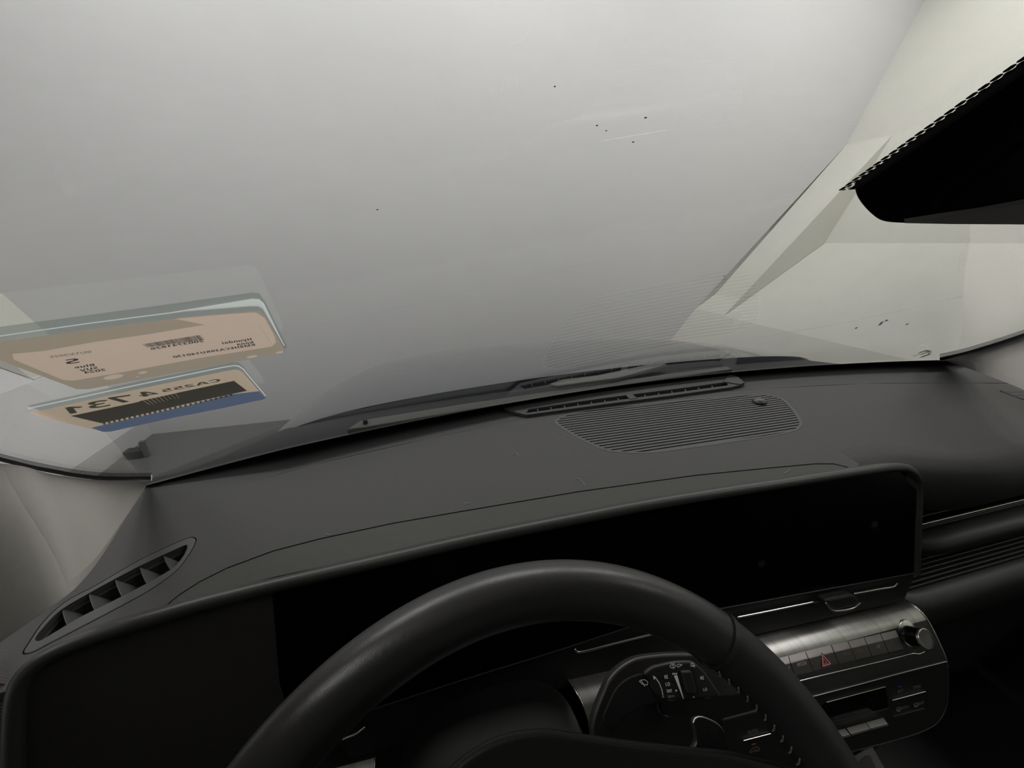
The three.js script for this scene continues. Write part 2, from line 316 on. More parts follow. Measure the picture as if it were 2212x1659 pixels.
/* =====================================================================
   THE CAR OUTSIDE THE GLASS
   ===================================================================== */
{
  // bonnet: crown along the middle, falling to the fenders and the nose
  const hoodY = (x, f) => { const d = Math.abs(x - CAR_X) / 0.77, q = Math.max(0, (f - 0.70) / 1.05); return -0.250 - 0.095 * q - 0.12 * q * q - 0.03 * d * d - 0.12 * d ** 5; };
  const f0 = (x) => (baseF(x) + 0.09) * (hoodY(x, 0) / -0.25);
  const g = slab(40, 40, (s, t) => { const x = CAR_X - 0.86 + 1.72 * s, f = f0(x) + (2.05 - f0(x) - 0.25 * Math.abs(2 * s - 1) ** 3) * t; return rel(x, hoodY(x, f), f); }, () => V(0, -0.03, 0));
  const car = thing('hood', 'dark blue grey car bonnet with fenders and black cowl beyond the windshield', 'car hood', rel(CAR_X, -0.9, 1.3));
  part('hood_panel', g, MAT.paint, car);
  const nose = slab(24, 10, (s, t) => { const x = CAR_X - 0.86 + 1.72 * s, f = 2.05 - 0.25 * Math.abs(2 * s - 1) ** 3; return rel(x, hoodY(x, f) - 0.6 * t, f + 0.06 * Math.sin(Math.PI * t)); }, () => V(0, 0, 0.03));
  part('front_bumper', nose, MAT.paint, car);
  for (const sgn of [-1, 1]) {
    const fx = CAR_X + sgn * 0.86;
    part('fender', slab(12, 6, (s, t) => { const f = 0.45 + 1.35 * s; return rel(fx + sgn * 0.03 * Math.sin(Math.PI * t), hoodY(fx, f) - 0.6 * t, f); }, () => V(-sgn * 0.03, 0, 0)), MAT.paint, car);
  }
part('cowl_panel', slab(40, 6, (s, t) => { const x = CAR_X - 0.80 + 1.6 * s, a = baseF(x) - 0.004, b = f0(x) + 0.03; return rel(x, -0.272 + (hoodY(x, 0) - 0.014 + 0.272) * t, a + (b - a) * t); }, () => V(0, -0.02, 0)), MAT.cowl, car, 'black plastic cowl panel');
  const COWL = plane(0, 1, 0.05, 0, -0.292, 0);
  const wip = thing('windshield_wiper', 'dusty grey wiper arm lying along the foot of the windshield', 'wiper', T(1160, 850, COWL));
  part('arm', plate([[750, 927], [778, 908], [800, 904], [1000, 872], [1200, 843], [1330, 823], [1450, 806], [1570, 791], [1582, 797], [1440, 817], [1320, 834], [1200, 855], [1000, 886], [795, 921]], COWL, 0.010, { bevel: 0.002 }), MAT.wiper, wip);
  { const p = T(789, 911, shifted(COWL, 0.003)); part('pivot_nut', new THREE.CylinderGeometry(0.0035, 0.004, 0.006, 6).translate(p.x, p.y, p.z), MAT.rubber, wip); }
  part('blade', plate([[1186, 829], [1215, 819], [1290, 810], [1420, 783], [1442, 786], [1335, 816], [1250, 827], [1205, 833]], shifted(COWL, 0.008), 0.006, { bevel: 0.0015 }), MAT.wiper, wip, 'grey smeared blade');
}

/* =====================================================================
   WINDSHIELD AND PILLARS
   ===================================================================== */
const TOPF = -0.22;
{
  const ws = thing('windshield', 'clear raked windshield in front of the driver', 'windshield', rel(CAR_X, -0.245, 0.6));
  const span = (s, t, inset = 0) => {                         // s across, t from the foot up
    const f1 = TOPF; let x = CAR_X + (2 * s - 1) * 0.735, fb = baseF(x), f = fb + (f1 - fb) * t;
    x = CAR_X + (2 * s - 1) * (sideX(f) - inset); fb = baseF(x); f = fb + (f1 - fb) * t; return glassAt(x, f);
  };
  part('pane', grid(48, 40, (s, t) => span(s, t)), MAT.glass, ws);
  const inN = V(0, -1, 0.2).normalize().multiplyScalar(0.0012);
  part('frit_band', grid(80, 2, (s, t) => span(s, t * 0.062 * Math.min(1, 0.2 + (0.5 - Math.abs(s - 0.5)) / 0.13)).add(inN)), MAT.frit, ws, 'black printed band along the foot of the glass');
  part('foot_gap_strip', grid(60, 3, (s, t) => span(s, 0).add(V(0, 0.001 - 0.05 * t, 0.003))), MAT.rubber, ws, 'black strip standing in for the dark gap at the foot of the glass');  // added black strip, paints the shaded gap under the glass
  // dotted edge of the print
  const dots = (rows) => { const cv = document.createElement('canvas'); cv.width = cv.height = 64; const c = cv.getContext('2d'); c.fillStyle = '#020202'; rows.forEach(([x, y, r]) => { c.beginPath(); c.arc(x, y, r, 0, 7); c.fill(); }); const t = new THREE.CanvasTexture(cv); t.wrapS = t.wrapT = THREE.RepeatWrapping; t.colorSpace = THREE.SRGBColorSpace; return t; };
  const dotTex = dots([[16, 52, 15], [48, 52, 15], [0, 30, 11], [32, 30, 11], [64, 30, 11], [16, 10, 7], [48, 10, 7]]); dotTex.repeat.set(1 / 0.0045, 1 / 0.0042);
  const dotMat = new THREE.MeshPhysicalMaterial({ map: dotTex, transparent: true, roughness: 0.6, side: THREE.DoubleSide }); dotMat.name = 'dotted frit';
  for (const px of [[[326, 1032], [215, 1030], [110, 1014], [0, 988], [-140, 945], [-300, 880]], [[2030, 776], [2075, 766], [2140, 747], [2212, 723], [2300, 690], [2420, 640]]]) {
    const c = (o) => new THREE.CatmullRomCurve3(px.map(([u, v]) => M(u, v + o, wideGlass).add(inN)), false, 'centripetal'), a = c(4), b = c(-5), d = c(-13);
    part('frit_band', grid(60, 1, (s, t) => a.getPoint(s).lerp(b.getPoint(s), t)), MAT.frit, ws);
    part('dotted_edge', grid(60, 1, (s, t) => d.getPoint(s).lerp(b.getPoint(s), t)), dotMat, ws);
  }
  // black print behind the mirror housing, with its dotted left edge
  const pA = M(1832, 402, wideGlass), pB = M(2212, 130, wideGlass), fE = -pA.z, x1 = 2 * CAR_X - pA.x;
  const leftX = (f) => pA.x + (pB.x - pA.x) * (fE - f) / (fE + pB.z);
  part('frit_pad', grid(12, 20, (s, t) => { const f = fE + (TOPF - fE) * t, a = leftX(f); return glassAt(a + (x1 - a) * s, f).add(inN); }), MAT.frit, ws, 'black printed pad around the mirror mount');
  part('dotted_edge', grid(20, 1, (s, t) => { const f = fE + (TOPF - fE) * s; return glassAt(leftX(f) - 0.0042 + 0.0042 * t, f).add(inN); }), dotMat, ws);
  for (const [u, v, r] of [[816, 461, 2.2], [1291, 280, 2], [1311, 291, 1.6], [1396, 263, 2.2], [1369, 315, 2], [1200, 197, 1.8], [1565, 600, 1.5]]) {
    const p = M(u, v, wideGlass).addScaledVector(V(0, 1, -0.5), 0.0008);
    part('dirt_speck', new THREE.SphereGeometry(r * p.distanceTo(EYE) / FOCAL, 8, 6).scale(1, 0.5, 1.4).translate(p.x, p.y, p.z), MAT.wiper, ws);
  }
  const LOGO = (() => { const p = M(1997, 763, wideGlass), n = V(0, -1, 0.575).normalize(); return plane(n.x, n.y, n.z, p.x, p.y - EYE.y, p.z); })();
  print('glass_stamp', LOGO, [[1972, 750], [2012, 750], [2012, 776], [1972, 776]], (k) => {
    for (const [a, b] of [[[1985, 762], [1995, 757]], [[1988, 765], [2004, 759]], [[1994, 769], [2006, 764]], [[1974, 768], [1984, 765]], [[1996, 757], [2007, 758]], [[1990, 771], [2000, 766]]]) k.line([a, b], 'rgba(10,10,10,0.85)', 2.2);
    k.line([[1999, 755], [2008, 757], [2006, 766]], 'rgba(10,10,10,0.8)', 1.5);
  }, ws, { res: 128, lift: 0.001 });

  // pillar trims: from the edge of the glass to the dash
  const trim = (name, label, up, low, bulge, side) => {
    const U = new THREE.CatmullRomCurve3(up, false, 'centripetal'), L = new THREE.CatmullRomCurve3(low, false, 'centripetal');
    const f = (s, t) => { const p = U.getPoint(s).lerp(L.getPoint(s), t); return p.addScaledVector(V(-side, 0.5, 0.35).normalize(), bulge * Math.sin(Math.PI * t) * (0.3 + 0.7 * s)); };
    const g = slab(60, 30, f, (s) => V(side * 0.003, -0.001 - 0.019 * s, 0)), pa = g.attributes.position;
    for (let i = 0; i < pa.count; i++) g.attributes.uv.setXY(i, pa.getZ(i), pa.getY(i) * 1.2 + 0.25 * pa.getZ(i));   // ribs of the cloth run along the pillar
    return solo(name, g, MAT.pillar, label, 'pillar trim');
  };
  const dn = (u, v, k = 1) => T(u, v, DASH).sub(EYE).multiplyScalar(k).add(EYE), gl = (u, v) => M(u, v, wideGlass).addScaledVector(V(0, -1, 0.3), 0.003);
  trim('pillar_trim', 'light grey ribbed windshield pillar trim at the driver side', [gl(330, 1032), gl(215, 1030), gl(110, 1014), gl(0, 988), glassAt(-0.20, 0.12).addScaledVector(V(0, -1, 0.3), 0.003), glassAt(-0.13, -0.15).addScaledVector(V(0, -1, 0.3), 0.003)],
    [dn(322, 1040), dn(268, 1122, 0.92), dn(180, 1232, 0.84), dn(100, 1282, 0.78), rel(-0.34, -0.25, 0.22), rel(-0.36, -0.20, 0.05)], 0.003, -1);
  trim('pillar_trim', 'light grey windshield pillar trim at the passenger side', [gl(2030, 776), gl(2075, 766), gl(2140, 747), gl(2212, 723), gl(2300, 690), glassAt(0.93, -0.05).addScaledVector(V(0, -1, 0.3), 0.003)],
    [dn(2036, 778), dn(2085, 789, 0.94), dn(2140, 803, 0.87), dn(2212, 824, 0.81), dn(2330, 870, 0.78), rel(1.12, -0.20, 0.05)], 0.012, 1);
}
// mirror and camera housing at the top of the glass
{
  const n = V(0, -1, RAKE).normalize(), p = glassAt(0.3, 0.17);
  const HP = plane(n.x, n.y, n.z, p.x, p.y - EYE.y, p.z), HL = shifted(HP, 0.014), HB = shifted(HP, 0.021);
  const t = thing('mirror_housing', 'black plastic mirror and sensor housing at the top of the windshield', 'mirror housing', p.clone());
  const out = [[1850, 412], [1853, 428], [1874, 457], [1902, 478], [1932, 483], [2050, 484], [2212, 485], [2420, 492], [2560, 470], [2800, 300], [2800, -222], [2212, 160]].map(([u, v]) => to2(T(u, v, HL), HL));
  part('cover', extr(new THREE.Shape([...curve2(out.slice(0, 8), 40), ...out.slice(8)]), HL, 0.003, 0.001, 2), MAT.hollow, t);
  part('cover_body', plate([[2010, 452], [2040, 476], [2212, 481], [2420, 486], [2560, 460], [2700, 300], [2700, 60], [2212, 300]], HB, 0.009, { bevel: 0.003, r: 0.006 }), MAT.hollow, t);
  part('lower_cap', plate([[1955, 482], [2030, 470], [2120, 457], [2212, 440], [2330, 430], [2330, 486], [2212, 485], [2050, 484]], shifted(HB, 0.0015), 0.0015), MAT.capgrey, t, 'brown grey lower cap');
}
// stickers on the inside of the glass
{
  const stickerPlane = (u, v) => { const p = M(u, v, wideGlass), h = 0.004, a = glassAt(p.x + h, -p.z), b = glassAt(p.x - h, -p.z), c = glassAt(p.x, -p.z + h), d = glassAt(p.x, -p.z - h);
    const n = new THREE.Vector3().crossVectors(a.sub(b), c.sub(d)).normalize(); if (n.y > 0) n.negate(); p.addScaledVector(n, 0.004); return plane(n.x, n.y, n.z, p.x, p.y - EYE.y, p.z); };
  const S1 = stickerPlane(330, 750), S2 = stickerPlane(330, 860);
  const Z = (x, y) => [x / 3.16, 560 + y / 3.16];             // positions read from an enlargement of the stickers
  const s1 = thing('windshield_sticker', 'upper tan sales sticker with mirrored barcode and car details', 'sticker', T(330, 750, S1));
  const card1 = [[-70, 738], [0, 727], [190, 700], [400, 673], [540, 662], [558, 662], [568, 668], [613, 747], [608, 755], [400, 793], [190, 832], [165, 832], [0, 768], [-70, 742]];
  part('pouch', flat([[-80, 716], [0, 706], [300, 666], [545, 632], [560, 634], [572, 650], [620, 748], [612, 760], [190, 839], [160, 838], [-80, 748]], S1), MAT.sleeve, s1, 'clear plastic pouch');
  part('backing_card', flat([[370, 674], [545, 645], [560, 646], [570, 655], [616, 750], [609, 738], [568, 667], [556, 660], [540, 661], [450, 667]], shifted(S1, 0.0005)), MAT.white, s1, 'white card behind');
  print('card', S1, [[-70, 655], [616, 655], [616, 840], [-70, 840]], (k) => {
    const dark = '#c4b1a1', lite = '#f0d3c3', ink = '#4a4440';
    k.fill(card1, dark);
    k.fill([Z(80, 610), Z(300, 590), Z(640, 530), Z(1000, 480), Z(1390, 415), Z(1190, 372), Z(1500, 345), Z(1740, 330), Z(1800, 370), Z(1865, 490), Z(1880, 540), Z(1850, 570), Z(1400, 640), Z(900, 730), Z(500, 800), Z(430, 795), Z(90, 650)], lite);
    for (const [x, y, a, b] of [[770, 775, 70, 16], [970, 746, 30, 9], [1715, 640, 38, 9], [1905, 610, 28, 7], [935, 775, 10, 4]]) k.fill(Array.from({ length: 16 }, (_, i) => Z(x + a * Math.cos(i * Math.PI / 8), y + b * Math.sin(i * Math.PI / 8) - 0.15 * a * Math.cos(i * Math.PI / 8))), lite);
    const tx = (s, a, b, c, w = 'bold') => k.text(s, Z(...a), Z(...b), Z(...c), ink, 'sans-serif', w);
    tx('Hyundai', [1718, 524], [1512, 552], [1712, 508]); tx('Kona', [1730, 546], [1612, 562], [1724, 530]); tx('KM8HECA39RU140130', [1742, 562], [1182, 646], [1736, 548]);
    tx('2003741826', [1390, 533], [1025, 588], [1384, 518]); tx('05/13/2025', [622, 604], [340, 640], [618, 590], 'normal');
    tx('S', [548, 672], [440, 686], [540, 640]); tx('Blue', [648, 696], [505, 716], [642, 680]); tx('SUV', [668, 716], [545, 738], [662, 700]); tx('2024', [722, 730], [572, 752], [716, 714]);
    let x = 0, w = 0; while (x < 1) { w = 0.004 + 0.011 * rnd(); const p = (q, e) => [[968 + 390 * q, 548 - 62 * q], [1003 + 387 * q, 570 - 52 * q]][e]; k.fill([Z(...p(x, 0)), Z(...p(Math.min(1, x + w), 0)), Z(...p(Math.min(1, x + w), 1)), Z(...p(x, 1))], ink); x += w + 0.005 + 0.009 * rnd(); }
    k.line([Z(1757, 410), Z(1850, 558)], '#b9a690', 0.6);
  }, s1, { outline: card1, lift: 0.0014, res: 1024, rough: 1, mat: { transparent: false, transmission: 1, thickness: 0 } });

  part('card_edge_glint', flat([[-70, 738], [0, 727], [190, 700], [400, 673], [540, 662], [558, 662], [568, 668], [590, 706], [613, 747], [615.5, 747], [592, 704], [570, 666], [559, 659.5], [540, 659.5], [400, 670.5], [190, 697.5], [0, 724.5], [-70, 735.5]], shifted(S1, 0.0008)), MAT.white, s1, 'white strip painting the light caught by the cut edge');  // white strip outside the card stands for light catching its edge
  const s2 = thing('windshield_sticker', 'lower small registration sticker with blue edge and mirrored number', 'sticker', T(330, 860, S2));
  const card2 = [[61, 884], [300, 832], [480, 795], [505, 791], [515, 792], [524, 798], [573, 856], [480, 876], [340, 903], [240, 926], [222, 927], [140, 906]];
  part('pouch', flat([[59, 876], [300, 824], [505, 782], [516, 783], [528, 794], [578, 858], [240, 932], [222, 932], [140, 910]], S2), MAT.sleeve, s2, 'clear plastic pouch');
  print('card', S2, [[55, 780], [580, 780], [580, 935], [55, 935]], (k) => {
    k.fill(card2, '#e6cbb6');
    k.fill([Z(620, 1130), Z(900, 1065), Z(1300, 975), Z(1560, 905), Z(1775, 880), Z(1815, 935), Z(1500, 1010), Z(720, 1165)], '#6c7a9c');
    k.fill([Z(480, 1046), Z(900, 960), Z(1250, 880), Z(1592, 808), Z(1682, 878), Z(1300, 960), Z(1000, 1030), Z(690, 1098)], '#4a433d');
    k.fill([Z(950, 945), Z(1195, 893), Z(1222, 925), Z(1000, 975)], '#8c7b6a');
    for (let i = 0; i < 9; i++) { const q = i / 9, w = 0.05 + 0.03 * rnd(); k.fill([Z(952 + 243 * q, 945 - 52 * q), Z(952 + 243 * (q + w), 945 - 52 * (q + w)), Z(1000 + 222 * (q + w), 975 - 50 * (q + w)), Z(1000 + 222 * q, 975 - 50 * q)], '#3a342f'); }
    for (let i = 0; i < 26; i++) { const q = i / 26; k.fill([Z(700 + 900 * q, 1096 - 200 * q), Z(714 + 900 * q, 1093 - 200 * q), Z(718 + 900 * q, 1106 - 200 * q), Z(704 + 900 * q, 1109 - 200 * q)], '#4a433d'); }
    const ink = '#4d4a3e';
    k.text('CA255', Z(1512, 808), Z(1105, 886), Z(1500, 790), ink, 'sans-serif', 'bold');
    k.text('4', Z(1080, 902), Z(950, 918), Z(1060, 870), ink, 'sans-serif', 'bold'); k.text('7', Z(910, 945), Z(750, 968), Z(890, 898), ink, 'sans-serif', 'bold');
    k.text('3', Z(760, 975), Z(600, 1000), Z(740, 930), ink, 'sans-serif', 'bold'); k.text('1', Z(600, 1010), Z(430, 1040), Z(570, 965), ink, 'sans-serif', 'bold');
  }, s2, { outline: card2, lift: 0.0014, res: 1024, rough: 1, mat: { transparent: false, transmission: 1, thickness: 0 } });
  part('card_edge_glint', flat([[61, 884], [300, 832], [480, 795], [505, 791], [515, 792], [524, 798], [573, 856], [575.5, 856], [526, 796.5], [516, 789.5], [505, 788.5], [480, 792.5], [300, 829.5], [59, 881.5]], shifted(S2, 0.0008)), MAT.white, s2, 'white strip painting the light caught by the cut edge');  // painted edge glint of the lower card
}

/* =====================================================================
   DASHBOARD
   ===================================================================== */
const rollBack = (x) => { const k = Math.max(0, Math.min(1, (x - 0.57) / 0.14)); return 0.040 * (1 - k * k * (3 - 2 * k)); };
const dash = thing('dashboard', 'charcoal dashboard below the windshield', 'dashboard', rel(CAR_X, -1.0, 0.45));
{
  const grillePx = [[1197, 911], [1212, 900], [1240, 891], [1300, 882], [1400, 871], [1520, 860], [1620, 853], [1660, 853], [1690, 861], [1712, 880], [1730, 905], [1734, 916], [1726, 927], [1700, 936], [1600, 953], [1480, 970], [1410, 979], [1350, 979], [1310, 974], [1270, 958], [1230, 936]];
  const ventPx = [[48, 1412], [62, 1386], [95, 1340], [140, 1300], [210, 1262], [300, 1210], [380, 1172], [412, 1160], [424, 1163], [420, 1180], [404, 1206], [380, 1235], [330, 1272], [250, 1317], [170, 1359], [110, 1390], [66, 1412]];
  const grilleHole = smoothHole(grillePx, DASH, 90), ventHole = smoothHole(ventPx, DASH, 90);
  const seam = [[352, 1312], [385, 1285], [430, 1256], [490, 1226], [590, 1189], [690, 1163], [850, 1129], [1000, 1103], [1250, 1061], [1500, 1026], [1650, 1011], [1760, 1001], [1800, 1001], [1830, 1008], [1850, 1016]];
  const crease = [[250, 1110], [380, 1083], [500, 1053], [677, 1004], [927, 947], [1100, 912], [1300, 872], [1480, 852], [1648, 840], [1860, 829], [2060, 827], [2212, 829], [2400, 845]];
  // main pad
  const mainPx = [...crease, [1.20, 0.45, 0], [1.20, 0.30, 0], ...[0.74, 0.72, 0.70, 0.68, 0.66, 0.64, 0.62, 0.60, 0.585, 0.57, 0.55, 0.53].map((x) => [x, 0.2995 + rollBack(x), 0]), [0.525, 0.31, 0], [0.51, 0.302, 0], [1850, 1016], ...seam.slice(0, -1).reverse(), [330, 1324], [230, 1355], [150, 1384], [100, 1406], [66, 1427], [40, 1456], [20, 1492], [-130, 1530], [-150, 1400], [60, 1300], [170, 1236], [235, 1170], [270, 1118]];
  const padShape = new THREE.Shape(mainPx.map((q) => (q.length === 2 ? to2(T(q[0], q[1], DASH), DASH) : to2(rel(q[0], -0.30 + 0.1 * q[1], q[1]), DASH))));
  for (const h of [grilleHole, ventHole]) padShape.holes.push(new THREE.Path(h));
  const pad = extr(padShape, DASH, 0.007);
  part('top_pad', pad, MAT.pad, dash);
  // woven strip between the seam and the display
  const lipPx = [[352, 1318], [440, 1287], [590, 1247], [848, 1192], [1000, 1159], [1200, 1119], [1400, 1080], [1550, 1054], [1700, 1031], [1850, 1012]];
  const below = (a) => a.map(([u, v]) => [u + 0.6, v + 1.7]);
  part('display_hood_pad', plate([...below(seam), [1930, 1002], ...lipPx.slice().reverse()], shifted(DASH, -0.0004), 0.006, { bevel: 0.0006 }), MAT.hoodpad, dash, 'grey green woven strip along the displays');
  // front ledge, falling gently to the glass
  const creaseW = new THREE.CatmullRomCurve3(crease.map(([u, v]) => T(u, v, DASH)), false, 'centripetal');
  const EDGE = shifted(DASH, -0.004);
  const edgeW = new THREE.CatmullRomCurve3([[322, 1036], [400, 1020], [500, 996], [677, 962], [816, 934], [940, 908], [1085, 880], [1240, 854], [1400, 830], [1538, 812], [1700, 796], [1860, 788], [2030, 784], [2150, 786]].map(([u, v]) => T(u, v, EDGE)), false, 'centripetal');
  part('front_ledge', slab(70, 12, (s, t) => { const a = creaseW.getPoint(s), b = edgeW.getPoint(s); if (t <= 0.5) return a.lerp(b, t * 2); const q = (t - 0.5) * 2; return b.add(V(0, -0.035 * (1 - Math.cos(q * Math.PI / 2)), -0.022 * Math.sin(q * Math.PI / 2))); }, () => V(0, -0.006, 0)), MAT.ledge, dash);
  // speaker grille
  const gr = part('speaker_grille', extr((() => { const s = new THREE.Shape(curve2(grilleHole, 120, true)); const c = new THREE.Vector2(); grilleHole.forEach((p) => c.add(p)); c.multiplyScalar(1 / grilleHole.length);
    s.holes.push(new THREE.Path(grilleHole.map((p) => { const d = p.clone().sub(c); return c.clone().add(d.multiplyScalar(1 - 0.0045 / d.length())); }))); return s; })(), shifted(DASH, 0.0004), 0.006, 0.0005), MAT.slat, dash);
  part('grille_floor', extr(new THREE.Shape(grilleHole), shifted(DASH, -0.0075), 0.002), MAT.panel, gr);
  const inner = grilleHole.map((p) => p.clone());
  const ys = inner.map((p) => p.y), yA = Math.min(...ys) + 0.004, yB = Math.max(...ys) - 0.004, NS = 20;
  for (let i = 0; i < NS; i++) {
    const y = yA + (yB - yA) * (i + 0.5) / NS, xs = [];
    for (let k = 0; k < inner.length; k++) { const a = inner[k], b = inner[(k + 1) % inner.length]; if ((a.y - y) * (b.y - y) < 0) xs.push(a.x + (b.x - a.x) * (y - a.y) / (b.y - a.y)); }
    if (xs.length < 2) continue;
    const xa = Math.min(...xs) + 0.003, xb = Math.max(...xs) - 0.003, wdt = (yB - yA) / NS * 0.62;
    if (xb - xa < 0.01) continue;
    const s = new THREE.Shape([new THREE.Vector2(xa, y - wdt / 2), new THREE.Vector2(xb, y - wdt / 2), new THREE.Vector2(xb, y + wdt / 2), new THREE.Vector2(xa, y + wdt / 2)]);
    part('slat', extr(s, shifted(DASH, 0.0001), 0.005), MAT.slat, gr);
  }
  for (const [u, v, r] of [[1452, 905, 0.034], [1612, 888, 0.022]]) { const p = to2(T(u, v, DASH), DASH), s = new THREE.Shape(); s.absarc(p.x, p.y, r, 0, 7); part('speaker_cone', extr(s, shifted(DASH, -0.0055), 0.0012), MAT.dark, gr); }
  { const c = T(1640, 869, DASH), s = new THREE.Shape(), q = to2(c, DASH); s.absarc(q.x, q.y, 0.0145, 0, 7); part('sensor_seat', extr(s, shifted(DASH, 0.001), 0.006, 0.0008), MAT.slat, gr);
    const d = new THREE.SphereGeometry(0.0108, 20, 10, 0, 7, 0, Math.PI / 2).scale(1, 0.55, 1).translate(c.x, c.y + 0.001, c.z); part('light_sensor', d, MAT.bezel, gr, 'small domed light sensor'); }
  // defroster outlet at the foot of the glass
  const DV = shifted(DASH, 0.0048);
  const slotHole = [[1136, 892], [1220, 880.5], [1300, 869.5], [1380, 858.5], [1460, 848], [1573, 832.5], [1570, 825], [1460, 840], [1380, 850], [1300, 860.5], [1220, 872], [1142, 884]].map(([u, v]) => to2(T(u, v, DV), DV));
  const dv = part('defroster_vent', plate([[1088, 880], [1112, 890], [1138, 896], [1300, 874], [1460, 853], [1578, 836.5], [1602, 831], [1609, 826], [1594, 814], [1572, 808], [1560, 812], [1450, 826], [1300, 845], [1110, 876]], DV, 0.0046, { holes: [slotHole] }), MAT.ledge, dash);
  for (let i = 0; i < 14; i++) { const u = 1160 + i * 29, v = 886.5 - (u - 1160) * 0.1335; part('fin', plate([[u, v - 3], [u + 1.6, v - 3.2], [u + 3.6, v + 2.4], [u + 2, v + 2.6]], shifted(DV, -0.001), 0.003), MAT.slat, dv); }
  part('rib', plate([[1352, 853], [1366, 851], [1378, 860], [1361, 862]], shifted(DV, 0.001), 0.003, { bevel: 0.0008 }), MAT.ledge, dv);
  part('end_scoop', plate([[1562, 824], [1574, 807], [1594, 813], [1608, 826], [1600, 830]], shifted(DV, 0.0018), 0.004, { bevel: 0.0012, r: 0.002 }), MAT.ledge, dv);
  // side window outlet
  const cV = new THREE.Vector2(); ventHole.forEach((p) => cV.add(p)); cV.multiplyScalar(1 / ventHole.length);
  const shrink = (a) => ventHole.map((p, i) => { const q = ventHole[(i + ventHole.length - 1) % ventHole.length], w = ventHole[(i + 1) % ventHole.length], t = w.clone().sub(q).normalize(), n = new THREE.Vector2(-t.y, t.x); if (n.dot(cV.clone().sub(p)) < 0) n.negate(); return p.clone().addScaledVector(n, a); });
  const ring = (o, i) => { const s = new THREE.Shape(o); s.holes.push(new THREE.Path(i)); return s; };
  const inV = smoothHole([[72, 1384], [95, 1352], [130, 1318], [190, 1282], [290, 1228], [370, 1190], [404, 1176], [408, 1180], [400, 1200], [378, 1226], [330, 1256], [250, 1298], [170, 1338], [120, 1368], [84, 1388]], DASH, 90);
  const side = part('side_air_vent', extr(ring(shrink(0.0008), inV), shifted(DASH, 0.0005), 0.008, 0.001), MAT.slat, dash, 'leaf shaped outlet by the pillar');
  part('duct_wall', extr(ring(ventHole, inV), shifted(DASH, -0.0078), 0.060), MAT.slat, side);
  part('duct_floor', extr(new THREE.Shape(ventHole), shifted(DASH, -0.068), 0.002), MAT.slat, side);
  for (const [a, b, c] of [[[132, 1312], [137, 1345], [152, 1362]], [[190, 1280], [196, 1312], [212, 1330]], [[247, 1250], [254, 1280], [270, 1298]], [[301, 1224], [307, 1250], [323, 1270]], [[352, 1199], [357, 1219], [374, 1238]]]) {
    const A = T(...a, DASH), B = T(...b, DASH), C = T(...c, DASH), k = new THREE.QuadraticBezierCurve3(A, B, C);
    part('louvre', slab(10, 3, (s, t) => k.getPoint(s).addScaledVector(DASH.n, -0.001 - 0.022 * t).add(V(0.020 * t, 0, 0)), () => V(0.0018, 0, 0.0012)), MAT.slat, side);
  }
  const slots = part('passenger_side_vent', plate([[2160, 841], [2300, 838], [2330, 880], [2240, 872], [2178, 852]], shifted(DASH, 0.0006), 0.004, { bevel: 0.0005, r: 0.002 }), MAT.pad, dash);
  for (const q of [[[2160, 844], [2260, 842], [2260, 846], [2170, 847]], [[2174, 849], [2260, 848], [2260, 853], [2190, 854]], [[2194, 856], [2260, 856], [2260, 862], [2210, 862]]]) part('slot', plate(q, shifted(DASH, 0.001), 0.002), MAT.dark, slots);
  for (const q of [[[1238, 1035], [1250, 1034], [1258, 1040], [1263, 1047]], [[1002, 1085], [1008, 1088], [1018, 1086]], [[1106, 981], [1114, 978], [1121, 984], [1127, 981]], [[1207, 951], [1212, 947], [1219, 946]], [[703, 1152], [712, 1155], [720, 1153]], [[1695, 1022], [1703, 1017], [1708, 1013]]])
    part('lint_fibre', tube(q.map(([u, v]) => T(u, v, shifted(DASH, 0.0004))), 0.00022, 12, 5), MAT.headliner, dash);
  // body below the pads
  part('core', box(-0.36, 1.19, EYE.y - 0.95, EYE.y - 0.345, -0.57, -0.36), MAT.panel, dash);
  part('core_front', box(-0.34, 1.17, EYE.y - 0.345, EYE.y - 0.318, -0.60, -0.38), MAT.panel, dash);
  part('end_cloth', plate([[-160, 1420], [22, 1482], [27, 1530], [22, 1700], [20, 1900], [-200, 1900]], shifted(PANEL_L, -0.002), 0.01), MAT.sidecloth, dash, 'brown black ribbed cloth at the end of the dash');
}
